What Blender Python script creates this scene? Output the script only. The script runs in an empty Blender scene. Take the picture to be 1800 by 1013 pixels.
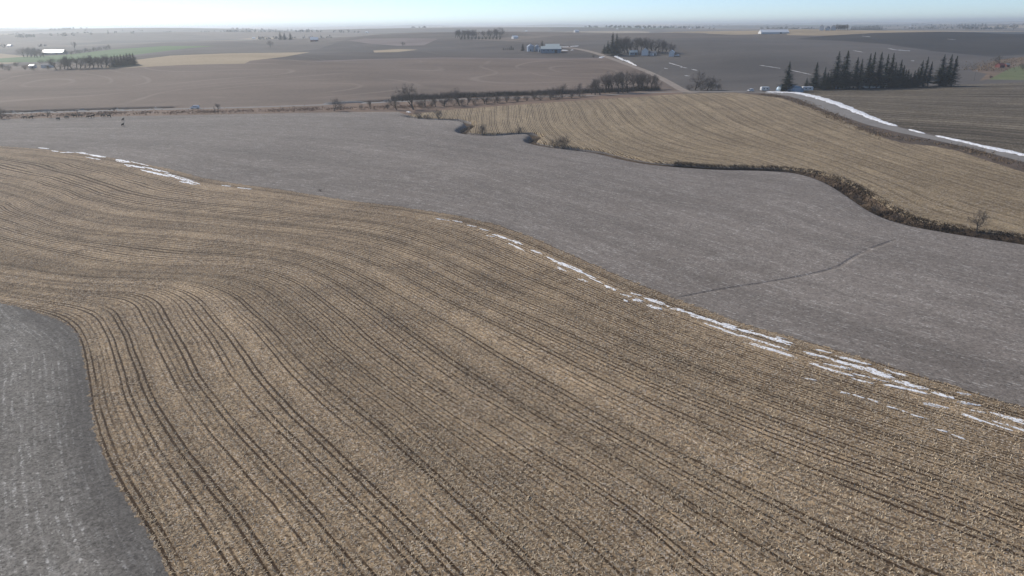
import bpy, bmesh, math, random
import numpy as np
from mathutils import Vector, Matrix
from mathutils.geometry import delaunay_2d_cdt

random.seed(7)
rng = np.random.default_rng(7)
R = math.radians
scene = bpy.context.scene
col = scene.collection

# ---------------------------------------------------------------- camera
CAM = np.array([0.0, 0.0, 45.0])
PITCH, ROLL = R(21.05), R(-0.45)
cam_data = bpy.data.cameras.new('camera')
cam_data.lens, cam_data.sensor_width = 24.0, 36.0
cam_data.clip_start, cam_data.clip_end = 0.5, 60000.0
camera = bpy.data.objects.new('camera', cam_data)
col.objects.link(camera)
ROTM = Matrix.Rotation(R(90) - PITCH, 3, 'X') @ Matrix.Rotation(ROLL, 3, 'Z')
camera.matrix_world = Matrix.Translation(Vector(CAM)) @ ROTM.to_4x4()
scene.camera = camera

# ---------------------------------------------------------------- sky, sun, exposure
SUN_AZ, SUN_EL = R(-50), R(33)            # left of the view direction (+Y), above the horizon
world = bpy.data.worlds.new('World')
scene.world = world
world.use_nodes = True
wn = world.node_tree
sky = wn.nodes.new('ShaderNodeTexSky')
sky.sky_type = 'NISHITA'
sky.sun_disc = False
sky.sun_elevation, sky.sun_rotation = SUN_EL, SUN_AZ
sky.altitude, sky.air_density, sky.dust_density, sky.ozone_density = 300, 0.55, 0.08, 2.6
bgn = wn.nodes['Background']
bgn.inputs['Strength'].default_value = 0.15
wn.links.new(sky.outputs[0], bgn.inputs[0])
sun_data = bpy.data.lights.new('sun', 'SUN')
sun_data.energy, sun_data.angle, sun_data.color = 4.6, R(0.53), (1.0, 0.93, 0.83)
sun = bpy.data.objects.new('sun', sun_data)
col.objects.link(sun)
sdir = Vector((math.sin(SUN_AZ) * math.cos(SUN_EL), math.cos(SUN_AZ) * math.cos(SUN_EL), math.sin(SUN_EL)))
sun.rotation_euler = sdir.to_track_quat('Z', 'Y').to_euler()
sun.location = sdir * 300
vs = scene.view_settings
vs.view_transform, vs.look, vs.exposure, vs.gamma, vs.use_curve_mapping = 'Standard', 'None', -0.08, 1.0, False
scene.cycles.use_denoising = True
scene.cycles.volume_bounces = 1
scene.cycles.max_bounces = 6

# ---------------------------------------------------------------- terrain height and view rays
RM = np.array(ROTM)
RIGHT, UP, FWD = RM[:, 0], RM[:, 1], -RM[:, 2]
HILLS = [  # x, y, sigma x, sigma y, height
    (700, 1280, 520, 330, 27), (-220, 1520, 420, 330, 24), (-1250, 2500, 800, 170, 13), (-2300, 3900, 1400, 260, 24), (-500, 3300, 800, 220, 18), (-4300, 6800, 3000, 420, 30), (-350, 760, 200, 110, 4), (-110, 800, 330, 115, 8), (170, 395, 120, 75, 3.2), (330, 350, 110, 90, 2.5),
    (230, 980, 260, 200, 6), (-30, 190, 120, 90, -1.2), (60, 60, 90, 60, 1.0), 
    (1500, 2600, 1200, 500, 10), (100, 2900, 900, 500, 12), (-900, 1200, 500, 250, -5), (-500, 640, 260, 120, 3)]
def h0(x, y):
    z = np.zeros_like(x, dtype=float)
    for cx, cy, sx, sy, a in HILLS:
        z += a * np.exp(-((x - cx) / sx) ** 2 / 2 - ((y - cy) / sy) ** 2 / 2)
    r = np.hypot(x, y)
    amp = np.clip((r - 500) / 4000, 0, 1)
    z += amp * (7 * np.sin(x / 410 + 1.3 + np.sin(y / 900)) * np.sin(y / 530 + .6) + 8 * np.sin((x + .7 * y) / 1130 + 2) + 6 * np.sin((y - .4 * x) / 1500))
    far = np.clip((r - 1700) / 1500, 0, 1)
    z += far * np.clip(r / 9000 * 30, 0, 42) * (.72 + .24 * np.sin(y / 260 + 1.6 * np.sin(x / 900 + y / 2600) + x / 1700) + .18 * np.sin(y / 610 + x / 480 + 2.2 * np.sin(x / 1400)) + .10 * np.sin(x / 350 - y / 800))
    roll = np.clip((r - 440) / 220, 0, 1) * np.clip((2300 - r) / 600, 0, 1)
    z += roll * (1.3 * np.sin(x / 42 + 1.7 * np.sin(y / 120)) * np.sin(y / 75 + .8 * np.sin(x / 160)) + 2.2 * np.sin((x + .5 * y) / 95 + 1))
    z += .25 * np.sin(x / 23 + 1) * np.sin(y / 31) * np.clip(r / 150, 0, 1)
    return z
def seg_dist(x, y, pl):
    """distance from points to a polyline (n,2)"""
    d = np.full(x.shape, 1e9)
    for a, b in zip(pl[:-1], pl[1:]):
        ab = b - a
        t = np.clip(((x - a[0]) * ab[0] + (y - a[1]) * ab[1]) / (ab @ ab + 1e-9), 0, 1)
        d = np.minimum(d, np.hypot(x - a[0] - t * ab[0], y - a[1] - t * ab[1]))
    return d
CARVES = []                                # polyline, half width, depth, bounds
def height(x, y):
    x, y = np.asarray(x, float), np.asarray(y, float)
    z = h0(x, y)
    for pl, w, dep, bb in CARVES:
        if x.max() < bb[0] or x.min() > bb[1] or y.max() < bb[2] or y.min() > bb[3]:
            continue
        d = np.full(x.shape, 1e3)
        for i in range(0, len(pl) - 1, 12):
            q = pl[i:i + 13]
            lo, hi = q.min(0) - 8, q.max(0) + 8
            m = (x > lo[0]) & (x < hi[0]) & (y > lo[1]) & (y < hi[1])
            if m.any():
                d[m] = np.minimum(d[m], seg_dist(x[m], y[m], q))
        z -= dep * np.exp(-np.minimum(d / w, 9) ** 4)
    return z
TS = 20 * 1.012 ** np.arange(620)
def cast(pts, hf=None):
    """where the lines of sight through picture points (1800 x 1013 frame) meet the terrain"""
    hf = hf or height
    pts = np.atleast_2d(np.asarray(pts, float))
    d = FWD * 1200 + RIGHT * (pts[:, :1] - 900) + UP * (506.5 - pts[:, 1:2])
    d /= np.hypot(d[:, 0], d[:, 1])[:, None]
    out = np.zeros((len(pts), 3))
    for i in range(0, len(pts), 400):
        dd = d[i:i + 400]
        X, Y = dd[:, :1] * TS, dd[:, 1:2] * TS
        hit = CAM[2] + dd[:, 2:3] * TS - h0(X, Y) < 0
        k = np.where(hit.any(1), hit.argmax(1), len(TS) - 1)
        k = np.maximum(k, 1)
        lo, hi = TS[k - 1], TS[np.minimum(k + 2, len(TS) - 1)]
        for _ in range(14):
            mid = (lo + hi) / 2
            gm = CAM[2] + dd[:, 2] * mid - hf(dd[:, 0] * mid, dd[:, 1] * mid)
            lo, hi = np.where(gm > 0, mid, lo), np.where(gm > 0, hi, mid)
        t = (lo + hi) / 2
        t = np.where(hit.any(1), t, np.minimum(TS[-1], 24000))
        out[i:i + 400, 0], out[i:i + 400, 1] = dd[:, 0] * t, dd[:, 1] * t
    out[:, 2] = hf(out[:, 0], out[:, 1])
    return out
def dens(pl, step=4.0):
    """subdivide a picture polyline"""
    o = [pl[0]]
    for a, b in zip(pl[:-1], pl[1:]):
        n = max(1, int(math.hypot(b[0] - a[0], b[1] - a[1]) / step))
        o += [(a[0] + (b[0] - a[0]) * k / n, a[1] + (b[1] - a[1]) * k / n) for k in range(1, n + 1)]
    return o
def smooth(pl, n=3):
    p = np.array(pl, float)
    for _ in range(n):
        q = np.empty((2 * len(p) - 2, 2))
        q[0::2] = .75 * p[:-1] + .25 * p[1:]
        q[1::2] = .25 * p[:-1] + .75 * p[1:]
        p = np.vstack([p[:1], q, p[-1:]])
    return [tuple(v) for v in p]
def at(px, py):
    return Vector(cast([(px, py)])[0])
def mpp(p):
    """metres that one picture unit spans at a point"""
    return float((np.array(p) - CAM) @ FWD) / 1200

# ---------------------------------------------------------------- traced lines of the landscape
A_EDGE = [(-300, 500), (-120, 515), (0, 532), (42, 542), (83, 556), (111, 566), (131, 581), (142, 603), (147, 625), (153, 658), (158, 694), (164, 740), (172, 775), (182, 803), (197, 835), (217, 872), (239, 908), (264, 943), (281, 975), (296, 1013), (345, 1110), (420, 1240)]
B_EDGE = [(-400, 262), (-200, 256), (0, 257), (97, 264), (208, 279), (297, 297), (361, 314), (430, 325), (500, 334), (600, 351), (700, 363), (800, 378), (877, 396), (933, 416), (1000, 446), (1100, 490), (1200, 530), (1300, 567), (1439, 606), (1530, 633), (1606, 658), (1675, 678), (1758, 705), (1800, 715), (2000, 770), (2300, 850)]
CREEK = [(716, 203), (735, 207), (770, 209), (810, 210), (829, 215), (822, 222), (808, 230), (830, 235), (868, 237), (900, 234), (935, 233), (946, 238), (928, 247), (960, 255), (1000, 260), (1060, 267), (1100, 278), (1150, 287), (1200, 291), (1260, 295), (1330, 296), (1390, 299), (1430, 306), (1465, 318), (1495, 334), (1525, 354), (1556, 374), (1600, 391), (1678, 405), (1740, 414), (1800, 423), (2000, 450), (2300, 480)]
EW_ROAD = [(-400, 210), (-100, 203), (10, 200), (100, 197.3), (200, 194.6), (300, 192), (433, 189), (567, 184.5), (689, 179.5), (824, 174), (924, 171), (1069, 167), (1150, 163), (1200, 161.5), (1270, 161), (1345, 162.5)]
carve_jobs = [(CREEK, 2.7, 2.2), ([(-400, 205), (10, 196.5), (100, 193.5), (200, 190.5), (300, 188.3)], 3.4, 2.3), ([(590, 181), (689, 176), (824, 170), (924, 167), (1069, 162), (1150, 158)], 4.0, 1.8),
              ([(1200, 522), (1270, 508), (1340, 498), (1420, 484), (1475, 470), (1495, 455), (1530, 437), (1568, 424)], .45, .13)]
new = []
for pl, w, dep in carve_jobs:
    q = cast(dens(smooth(pl, 2), 6), h0)[:, :2]
    new.append((q, w, dep, (q[:, 0].min() - 12, q[:, 0].max() + 12, q[:, 1].min() - 12, q[:, 1].max() + 12)))
CARVES += new
CREEK_W = new[0][0]

# ---------------------------------------------------------------- material helpers
class NT:
    def __init__(self, name, rough=0.95, spec=0.15):
        self.m = bpy.data.materials.new(name)
        self.m.use_nodes = True
        self.t = self.m.node_tree
        self.b = self.t.nodes['Principled BSDF']
        self.b.inputs['Roughness'].default_value = rough
        self.b.inputs['Specular IOR Level'].default_value = spec
        self.pos = self.new('ShaderNodeNewGeometry').outputs['Position']
    def new(self, k, **kw):
        n = self.t.nodes.new(k)
        for a, v in kw.items():
            setattr(n, a, v)
        return n
    def put(self, sock, v):
        if isinstance(v, bpy.types.NodeSocket):
            self.t.links.new(v, sock)
        elif isinstance(v, (tuple, list)) and len(v) == 3 and sock.type == 'RGBA':
            sock.default_value = (*v, 1)
        else:
            sock.default_value = v
    def math(self, op, a, b=0.0, c=None, clamp=False):
        n = self.new('ShaderNodeMath', operation=op, use_clamp=clamp)
        self.put(n.inputs[0], a); self.put(n.inputs[1], b)
        if c is not None:
            self.put(n.inputs[2], c)
        return n.outputs[0]
    def vscale(self, v, s):
        n = self.new('ShaderNodeVectorMath', operation='MULTIPLY')
        self.put(n.inputs[0], v); n.inputs[1].default_value = s
        return n.outputs[0]
    def comb(self, x, y, z):
        n = self.new('ShaderNodeCombineXYZ')
        for i, v in enumerate((x, y, z)):
            self.put(n.inputs[i], v)
        return n.outputs[0]
    def noise(self, vec, scale, detail=2.0, rough=.55, out=0):
        n = self.new('ShaderNodeTexNoise')
        self.put(n.inputs['Vector'], vec)
        n.inputs['Scale'].default_value = scale
        n.inputs['Detail'].default_value = detail
        n.inputs['Roughness'].default_value = rough
        return n.outputs[out]
    def vor(self, vec, scale):
        n = self.new('ShaderNodeTexVoronoi')
        self.put(n.inputs['Vector'], vec)
        n.inputs['Scale'].default_value = scale
        s = self.new('ShaderNodeSeparateColor')
        self.t.links.new(n.outputs['Color'], s.inputs[0])
        return s.outputs[0], s.outputs[1], s.outputs[2]
    def wn1(self, v):
        n = self.new('ShaderNodeTexWhiteNoise', noise_dimensions='1D')
        self.put(n.inputs['W'], v)
        return n.outputs['Value']
    def rng(self, v, a, b, c=0.0, d=1.0, smooth=False):
        n = self.new('ShaderNodeMapRange', interpolation_type='SMOOTHSTEP' if smooth else 'LINEAR')
        self.put(n.inputs['Value'], v)
        for k, x in zip(('From Min', 'From Max', 'To Min', 'To Max'), (a, b, c, d)):
            n.inputs[k].default_value = x
        return n.outputs[0]
    def mix(self, f, a, b):
        n = self.new('ShaderNodeMix', data_type='RGBA')
        self.put(n.inputs[0], f); self.put(n.inputs[6], a); self.put(n.inputs[7], b)
        return n.outputs[2]
    def gain(self, c, f):
        n = self.new('ShaderNodeMix', data_type='RGBA', blend_type='MULTIPLY')
        n.inputs[0].default_value = 1.0
        self.put(n.inputs[6], c); self.put(n.inputs[7], f)
        return n.outputs[2]
    def attr(self, name):
        return self.new('ShaderNodeAttribute', attribute_name=name).outputs['Fac']
    def bump(self, h, strength, dist):
        n = self.new('ShaderNodeBump')
        n.inputs['Strength'].default_value = strength
        n.inputs['Distance'].default_value = dist
        self.put(n.inputs['Height'], h)
        self.t.links.new(n.outputs[0], self.b.inputs['Normal'])
    def col(self, c):
        self.put(self.b.inputs['Base Color'], c)
        return self.m

ROW = 0.76                                  # corn row spacing
def mat_corn(name, straw, soil, tracks=1.0, bands=.25, speck=1.0, clump=3.0, bigband=6.08):
    n = NT(name)
    v = n.attr('row')
    wob = n.math('MULTIPLY', n.math('SUBTRACT', n.noise(n.pos, .12, 2), .5), .35)
    vw = n.math('ADD', v, wob)
    q = n.math('DIVIDE', vw, ROW)
    idx = n.math('FLOOR', q)
    tri = n.math('ABSOLUTE', n.math('SUBTRACT', n.math('FRACT', q), .5))          # 0 in the middle of a row
    tri = n.math('ADD', tri, n.math('MULTIPLY', n.math('SUBTRACT', n.noise(n.pos, 3.0, 2.0), .5), .22))
    line = n.rng(tri, .27, .05, 0, 1, True)
    m8 = n.math('FLOORED_MODULO', idx, 8.0)
    s1 = n.math('LESS_THAN', m8, 1.5)
    s2 = n.math('COMPARE', m8, 5.0, 1.2)
    s2 = n.math('MULTIPLY', s2, n.rng(n.wn1(n.math('ADD', idx, 37.3)), .1, .9, .2, 1.0))
    wn = n.math('ADD', n.math('MULTIPLY', n.wn1(idx), .42), .34)
    s = n.math('ADD', n.math('MAXIMUM', s1, s2), wn)
    sep = n.new('ShaderNodeSeparateXYZ'); n.put(sep.inputs[0], n.pos)
    along = n.noise(n.comb(n.math('MULTIPLY', v, .5), n.math('MULTIPLY', sep.outputs[0], .035), n.math('MULTIPLY', sep.outputs[1], .035)), 1.0, 3.0)
    s = n.math('MULTIPLY', s, n.rng(along, .34, .54, 0.25, 1.0, True))
    dark = n.math('MULTIPLY', n.math('MULTIPLY', line, s), tracks, clamp=True)
    r, g, b = n.vor(n.pos, clump)
    fine = n.noise(n.pos, 7.0, 3.0, .7)
    r2, g2, b2 = n.vor(n.pos, clump * 2.1)
    r3, g3, b3 = n.vor(n.pos, clump * .5)
    lit = n.math('ADD', n.math('ADD', n.math('MULTIPLY', r, .42), n.math('MULTIPLY', r2, .34)), n.math('ADD', n.math('MULTIPLY', r3, .22), n.math('MULTIPLY', fine, .5)))
    lit = n.rng(lit, .74 - .40 * speck, .74 + .40 * speck, 0.0, 1.0)
    patch = n.noise(n.pos, .07, 4.0, .6)
    lit = n.math('ADD', lit, n.rng(patch, .3, .7, -.18, .18), clamp=True)
    c = n.mix(lit, soil, straw)
    c = n.mix(n.math('MULTIPLY', g, .18), c, (.36, .31, .25))
    c = n.mix(n.math('MULTIPLY', n.math('GREATER_THAN', b2, .88), .6), c, (.60, .54, .46))
    c = n.mix(n.math('MULTIPLY', n.math('LESS_THAN', b2, .12), .6), c, tuple(x * .5 for x in soil))
    bare = n.rng(n.noise(n.pos, .22, 4.0, .7), .60, .70, 0.0, .55, True)
    c = n.mix(n.math('MULTIPLY', bare, n.math('GREATER_THAN', b, .3)), c, tuple(x * .75 for x in soil))
    bw = n.wn1(n.math('FLOOR', n.math('DIVIDE', n.math('ADD', v, n.math('MULTIPLY', wob, 3.0)), bigband)))
    bw2 = n.noise(n.comb(n.math('MULTIPLY', v, .16), n.math('MULTIPLY', sep.outputs[0], .004), n.math('MULTIPLY', sep.outputs[1], .004)), 1.0, 2.0)
    bb = n.math('ADD', n.rng(bw, 0, 1, 1 - bands * .5, 1 + bands * .5), n.rng(bw2, .3, .7, -bands * .6, bands * .6))
    wave = n.math('COSINE', n.math('MULTIPLY', n.math('SUBTRACT', n.math('DIVIDE', vw, 8 * ROW), .125), 6.2832))
    bb = n.math('SUBTRACT', bb, n.math('MULTIPLY', wave, bands * .42))
    bb = n.math('MULTIPLY', bb, n.rng(n.noise(n.pos, .018, 3), .3, .7, .9, 1.1))
    gr = n.new('ShaderNodeCombineColor')
    for i in range(3):
        n.put(gr.inputs[i], bb)
    c = n.gain(c, gr.outputs[0])
    c = n.mix(n.math('MULTIPLY', dark, .92), c, (.044, .026, .014))
    hgt = n.math('SUBTRACT', lit, n.math('MULTIPLY', dark, 1.6))
    n.bump(hgt, .55, .10)
    return n.col(c)
def mat_bean(name, base, pale, streak=.5, speck=1.0, clump=3.0, spacing=2.2, headland=0.0):
    n = NT(name)
    v = n.attr('row')
    sep = n.new('ShaderNodeSeparateXYZ'); n.put(sep.inputs[0], n.pos)
    st = n.noise(n.comb(n.math('MULTIPLY', v, 1 / spacing), n.math('MULTIPLY', sep.outputs[0], .16), n.math('MULTIPLY', sep.outputs[1], .16)), 1.0, 3.0, .65)
    st2 = n.noise(n.comb(n.math('MULTIPLY', v, .11), n.math('MULTIPLY', sep.outputs[0], .008), n.math('MULTIPLY', sep.outputs[1], .008)), 1.0, 3.0, .6)
    r, g, b = n.vor(n.pos, clump)
    fine = n.noise(n.pos, 6.0, 3.0, .7)
    r2, g2, b2 = n.vor(n.pos, clump * 1.9)
    r3, g3, b3 = n.vor(n.pos, clump * .45)
    lit = n.math('ADD', n.math('ADD', n.math('MULTIPLY', r, .42), n.math('MULTIPLY', r2, .34)), n.math('ADD', n.math('MULTIPLY', r3, .22), n.math('MULTIPLY', fine, .5)))
    lit = n.rng(lit, .74 - .5 * speck, .74 + .5 * speck, .35, 1.65)
    c = n.mix(n.rng(st, .50, .68, 0, streak, True), base, pale)
    rt = n.math('ABSOLUTE', n.math('SUBTRACT', n.math('FRACT', n.math('DIVIDE', n.math('ADD', v, n.math('MULTIPLY', n.noise(n.pos, .3, 2), .5)), ROW)), .5))
    bit = n.math('MULTIPLY', n.math('GREATER_THAN', b, .68), n.math('MULTIPLY', n.rng(rt, .30, .12), n.rng(st, .42, .60, 0.05, 1.0)))
    c = n.mix(n.math('MULTIPLY', bit, .8 * streak), c, (.55, .53, .49))
    k = n.math('MULTIPLY', lit, n.rng(st2, .3, .7, .86, 1.12))
    k = n.math('MULTIPLY', k, n.rng(n.noise(n.pos, .02, 4), .3, .7, .87, 1.12))
    gr = n.new('ShaderNodeCombineColor')
    for i in range(3):
        n.put(gr.inputs[i], k)
    c = n.gain(c, gr.outputs[0])
    if headland:
        hw = n.math('ADD', v, n.math('MULTIPLY', n.math('SUBTRACT', n.noise(n.pos, .25, 3), .5), 5.0))
        c = n.mix(n.rng(hw, 1.0, headland, .45, 0.0, True), c, (.06, .056, .054))
    n.bump(lit, .4, .08)
    return n.col(c)
def mat_far(name, c1, c2, tracks=.0, pale=(.3, .26, .22), sx=.005, sy=.016, rot=0.0):
    """large field seen from afar: streaks along the direction of work, pale turning tracks"""
    n = NT(name)
    mp = n.new('ShaderNodeMapping'); n.put(mp.inputs[0], n.pos)
    mp.inputs['Rotation'].default_value = (0, 0, rot)
    p = mp.outputs[0]
    warp = n.new('ShaderNodeVectorMath', operation='MULTIPLY_ADD')
    n.put(warp.inputs[0], n.noise(p, .004, 2, .5, 1)); warp.inputs[1].default_value = (60, 90, 0); n.put(warp.inputs[2], p)
    w = warp.outputs[0]
    st = n.noise(n.vscale(w, (sx, sy, 0)), 1.0, 4.0, .65)
    big = n.noise(p, .006, 3.0, .55)
    c = n.mix(n.rng(n.math('ADD', n.math('MULTIPLY', st, .65), n.math('MULTIPLY', big, .35)), .36, .64), c1, c2)
    fine = n.noise(n.pos, .35, 3.0, .7)
    k = n.rng(fine, .25, .75, .86, 1.14)
    gr = n.new('ShaderNodeCombineColor')
    for i in range(3):
        n.put(gr.inputs[i], k)
    c = n.gain(c, gr.outputs[0])
    if tracks:
        f = n.noise(n.vscale(w, (.0034, .0040, 0)), 1.0, 1.0, .4)
        t = n.math('ABSOLUTE', n.math('SUBTRACT', n.math('FRACT', n.math('MULTIPLY', f, 19.0)), .5))
        ln = n.rng(t, .09, .01, 0, .38, True)
        ln = n.math('MULTIPLY', ln, n.rng(n.noise(p, .011, 3), .40, .58, 0, tracks, True))
        c = n.mix(ln, c, pale)
    n.bump(fine, .3, .3)
    return n.col(c)
def mat_plain(name, c, c2=None, scale=1.0, rough=.85, spec=.3, metal=0.0):
    n = NT(name, rough, spec)
    n.b.inputs['Metallic'].default_value = metal
    tc = n.new('ShaderNodeTexCoord').outputs['Object']
    f = n.noise(tc, scale, 4.0, .6)
    return n.col(n.mix(n.rng(f, .3, .7), c, c2 or tuple(v * .72 for v in c)))

M = {}
M['corn'] = mat_corn('corn_stubble', (.515, .375, .225), (.086, .057, .034), tracks=1.0, bands=.26)
M['corn_hill'] = mat_corn('corn_stubble_hill', (.46, .35, .205), (.18, .134, .080), tracks=1.0, bands=.11, clump=2.0, bigband=3.04)
M['corn_dark'] = mat_corn('corn_stubble_dark', (.165, .135, .088), (.055, .045, .030), tracks=.8, bands=.45, clump=2.0, bigband=7.0)
M['bean_mid'] = mat_bean('bean_stubble_mauve', (.206, .180, .157), (.275, .246, .216), .6, 1.4, 3.0, 1.0)
M['bean_left'] = mat_bean('bean_stubble_grey', (.196, .182, .160), (.27, .256, .229), .65, 1.0, 4.2, .5, 5.5)
M['far_big'] = mat_far('harvested_field', (.135, .102, .080), (.215, .165, .130), .9, (.34, .28, .225))
M['far_hill'] = mat_far('worked_field', (.066, .058, .053), (.118, .098, .085), .3, rot=.4)
M['far_mauve'] = mat_far('worked_field_mauve', (.16, .125, .115), (.23, .19, .175), .5)
M['far_grey'] = mat_far('grey_field', (.085, .077, .070), (.140, .124, .110), .2, sx=.004, sy=.012, rot=-.25)
M['far_dark'] = mat_far('black_field', (.036, .034, .033), (.066, .059, .052), .0, sx=.004, sy=.012)
M['tan_strip'] = mat_far('tan_stubble', (.33, .255, .165), (.42, .335, .22), .0)
M['green'] = mat_far('winter_rye', (.085, .15, .05), (.13, .19, .075), .0)
M['lawn'] = mat_far('dormant_lawn', (.13, .155, .07), (.19, .19, .10), .0, sx=.05, sy=.05)
M['brush_ground'] = mat_far('brush_ground', (.13, .092, .066), (.25, .185, .13), .0, sx=.05, sy=.1)
M['verge'] = mat_far('dry_verge', (.15, .105, .078), (.24, .165, .115), .0, sx=.04, sy=.12)
M['ditch'] = mat_far('dark_ditch', (.085, .068, .055), (.14, .105, .082), .0, sx=.06, sy=.1)
M['bank'] = mat_far('creek_bank_grass', (.062, .046, .034), (.145, .105, .072), .0, sx=.15, sy=.2)
def mat_gravel(name, c1, c2):
    n = NT(name)
    f = n.noise(n.pos, 1.6, 4, .7)
    g = n.noise(n.pos, .12, 3, .6)
    c = n.mix(n.rng(n.math('ADD', n.math('MULTIPLY', f, .5), n.math('MULTIPLY', g, .5)), .35, .65), c1, c2)
    n.bump(f, .3, .03)
    return n.col(c)
M['gravel'] = mat_gravel('gravel_road', (.20, .185, .17), (.28, .262, .24))
M['gravel_pale'] = mat_gravel('pale_gravel_road', (.24, .20, .165), (.33, .28, .235))
def mat_country():
    n = NT('farmland')
    mp = n.new('ShaderNodeMapping'); n.put(mp.inputs[0], n.pos); mp.inputs['Rotation'].default_value = (0, 0, .25)
    w = n.new('ShaderNodeVectorMath', operation='MULTIPLY_ADD')
    n.put(w.inputs[0], n.noise(mp.outputs[0], .0016, 2, .5, 1)); w.inputs[1].default_value = (300, 300, 0); n.put(w.inputs[2], mp.outputs[0])
    r, g, b = n.vor(n.vscale(w.outputs[0], (.0022, .0036, 0)), 1.0)
    c = n.mix(r, (.10, .088, .078), (.20, .165, .135))
    c = n.mix(n.math('GREATER_THAN', g, .80), c, (.34, .27, .18))
    c = n.mix(n.math('GREATER_THAN', b, .95), c, (.10, .145, .06))
    f = n.noise(n.pos, .02, 4, .65)
    k = n.rng(f, .3, .7, .8, 1.2)
    gr = n.new('ShaderNodeCombineColor')
    for i in range(3):
        n.put(gr.inputs[i], k)
    return n.col(n.gain(c, gr.outputs[0]))
M['country'] = mat_country()

# ---------------------------------------------------------------- field outlines
def rows_offset(pl, off):
    """parallel line of a world polyline"""
    d = np.gradient(pl, axis=0)
    nrm = np.stack([-d[:, 1], d[:, 0]], 1) / (np.linalg.norm(d, axis=1)[:, None] + 1e-9)
    return pl + nrm * off
def ribbon(pl, w0, w1=None):
    w1 = w0 if w1 is None else w1
    t = np.linspace(0, 1, len(pl))[:, None]
    w = (w0 + (w1 - w0) * t) / 2
    return np.vstack([rows_offset(pl, w), rows_offset(pl, -w)[::-1]])
def wpoly(pl, step=6.0):
    return cast(dens(pl + [pl[0]], step))[:-1, :2]
def ragged(pl):
    """outline with an uneven edge where two crops meet"""
    q = wpoly(pl, 2.2)
    r = np.hypot(q[:, 0], q[:, 1])
    return q + rng.normal(0, .16, q.shape) * np.clip(r / 70, .8, 1.6)[:, None]
road_low = [(1345, 164.5), (1388, 169), (1434, 187), (1475, 203), (1527, 220), (1579, 233), (1641, 246), (1700, 259), (1800, 285), (1950, 325), (2200, 390)]
road_up = [(1345, 161.5), (1403, 164), (1434, 173), (1470, 185), (1510, 202), (1550, 216), (1600, 229), (1650, 241), (1700, 252), (1750, 264), (1800, 276), (1950, 313), (2200, 375)]
tan_top = [(716, 203), (740, 199), (780, 194), (860, 188), (1000, 178), (1100, 172), (1200, 165), (1290, 163), (1330, 167), (1371, 172), (1413, 186), (1465, 204), (1517, 228), (1558, 244), (1589, 252), (1641, 257), (1682, 265), (1750, 287), (1800, 303), (1950, 345), (2300, 440)]
ew = cast(dens(smooth(EW_ROAD, 2), 8))[:, :2]
north_px = smooth([(1222, 163), (1203, 161), (1180, 147), (1162, 137.5), (1136, 125), (1097, 111), (1067, 100.5), (1049, 94), (1028, 88.5), (1008, 85), (985, 82)], 2)
north = cast(dens(north_px, 6))[:, :2]
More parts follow.
